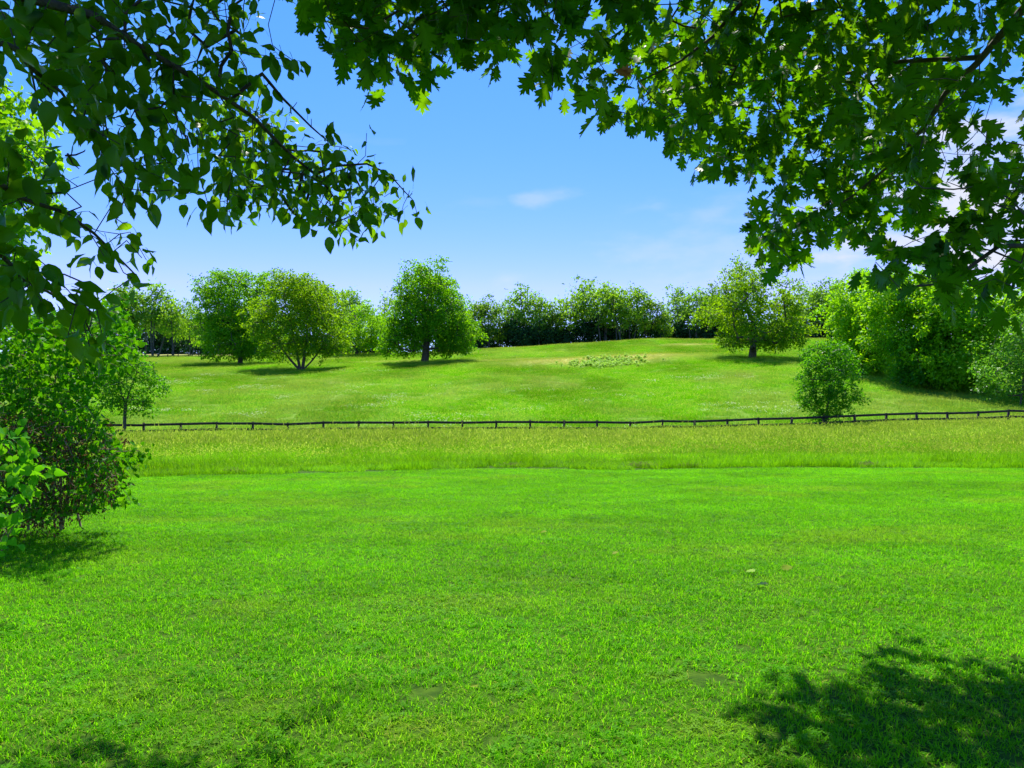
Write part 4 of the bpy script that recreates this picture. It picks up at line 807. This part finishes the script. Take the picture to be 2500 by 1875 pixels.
keep &= (rng.random(len(T)) > .52 * smooth(1010, 1120, pv) * (1 - .75 * smooth(200, 290, pu)))
T = T[keep]; extra = np.array([at(u, v, 9.6) for u, v in ((285, 720), (300, 730), (312, 738), (280, 745), (260, 735), (340, 1100), (355, 1106), (345, 1110), (325, 1145), (300, 1190), (320, 1226), (318, 1232), (240, 1235))]); T = np.concatenate([T, extra])
od = sk.join(rng, np.concatenate([T, low]), .22, .06, .03); lil = thing('lilac_shrub', 'large lilac-like shrub with heart-shaped leaves and brown twiggy base at the left', 'shrub', base)
lb = MB(); pb = MB(); leafy(rng, lb, pb, T, od[:len(T)], 7.5, LILAC, .084, .03, .45, .9, jit=.05)
hb = MB(); k = len(low) * 8; idx = np.repeat(np.arange(len(low)), 8)
put_leaves(hb, rng, [(SPRAY[0][0] * [1, .45, 1], SPRAY[0][1])], low[idx] + rng.normal(0, .09, (k, 3)), rng.normal(size=(k, 3)) + [0, 0, -1.4], rand_dir(rng, k), rng.uniform(.04, .085, k), rng.random(k))
mb = MB(); own = [MB() for _ in range(13)]; sk.mesh(mb, .0028, .4, 4, .014, own); mb.build('twigs', M['dead_stem'], lil, smooth_shade=True)
for q in own: q.build('stem', M['dead_stem'], lil, smooth_shade=True); lb.build('leaves', M['lilac_leaf'], lil); hb.build('seed_pods', M['husk'], lil); pb.build('leaf_stalks', M['sapling_leaf'], lil)
# tall tree-like shrub rising behind it, backlit
base = ground(-10.2, 13.6); L = []
for (u, v, r, dy) in ((0, 250, 60, 0), (30, 300, 60, .5), (-60, 230, 80, 0), (60, 360, 50, -.5), (20, 400, 70, .4), (90, 420, 40, 0), (-60, 400, 100, 0), (40, 480, 60, .5), (0, 560, 70, -.5), (60, 640, 50, .3), (-40, 680, 90, 0), (30, 720, 60, .3), (110, 360, 26, .3)):
    p_ = at(u, v, 12.6 + dy); L.append((p_, np.array([r, r, r * .9]) * 12.6 / F))
make_tree(304, 'backlit_tree', 'sunlit yellow-green small-leaved tree showing behind the pear branches at the left edge', 'tree', base, L, M['field_tree_c'], .13, 190, 14, .17, [(stem(base - UP * .1, at(-80, 420, 13), (.2, 0, 0)), .12, .05)], .006, 'dark_bark', temps=PEAR, droop=.5, step=.3, frac=.5)
# young shrub close to the left edge
rng = np.random.default_rng(305); base = ground(at(-60, 1400, 6.4)[0], 6.4); sk = Skeleton(); tips = []
for (u, v) in ((95, 1180), (70, 1110), (40, 1080), (15, 1060), (60, 1160), (20, 1150), (100, 1150), (-30, 1100), (0, 1200), (10, 1250), (5, 1290), (20, 1310), (-40, 1200)):
    tips.append(at(u, v, 6.2 + rng.uniform(-.25, .25)))
for k in range(4): sk.limb(stem(base + [rng.normal(0, .1), rng.normal(0, .1), -.03], tips[k * 3], (0, 0, .1)), .009, .003, sub=2)
tips = np.array(tips); od = sk.join(rng, tips, .15, .05, .02); od = nrm(od + [.5, 0, .1]); ys_ = thing('young_shrub', 'small shrub with cool green broad leaves at the left edge in front of the lilac', 'shrub', base)
lb = MB(); pb = MB(); leafy(rng, lb, pb, tips, od, 13, LILAC, .092, .04, .35, .8, jit=.06); mb = MB(); own = [MB() for _ in range(4)]; sk.mesh(mb, .002, .4, 4, .008, own)
mb.build('twigs', M['dead_stem'], ys_, smooth_shade=True)
for q in own: q.build('stem', M['dead_stem'], ys_, smooth_shade=True)
_ = 0; lb.build('leaves', M['young_leaf'], ys_); pb.build('leaf_stalks', M['sapling_leaf'], ys_)

# ------------------------------------------------------------------ small things lying on the lawn
rng = np.random.default_rng(404)
for (u, v, s, mt, lab) in ((1843, 1408, .15, 'weed_leaf', 'pale green fallen oak leaf lying on the lawn right of centre'), (1935, 1396, .14, 'seed', 'narrow pale fallen leaf right of the pale green one'), (1875, 1440, .14, 'oak_leaf', 'dark green fallen oak leaf just below the pale green one'), (1148, 1700, .06, 'seed', 'small straw-coloured leaf beside the bare soil spot'), (1085, 1530, .07, 'seed', 'small cream leaf in mid lawn'), (1510, 1358, .09, 'seed', 'tiny white leaf far out on the lawn'), (1335, 1308, .1, 'seed', 'pale leaf near the centre of the far lawn')):
    d = -EYE / ray(u, v)[2]; q = np.array([0, 0, EYE]) + ray(u, v) * d; q[2] = float(terrain(q[0], q[1])) + .055; lb = MB(); th = rng.uniform(0, 6.28)
    put_leaves(lb, rng, OAK, q[None], np.array([[math.cos(th), math.sin(th), .1]]), np.array([[rng.normal(0, .2), -.3, 1]]), np.array([s]), np.array([.6]))
    tag(lb.build('fallen_leaf', M[mt], loc=q), lab, 'leaf', 'fallen leaves on the lawn')
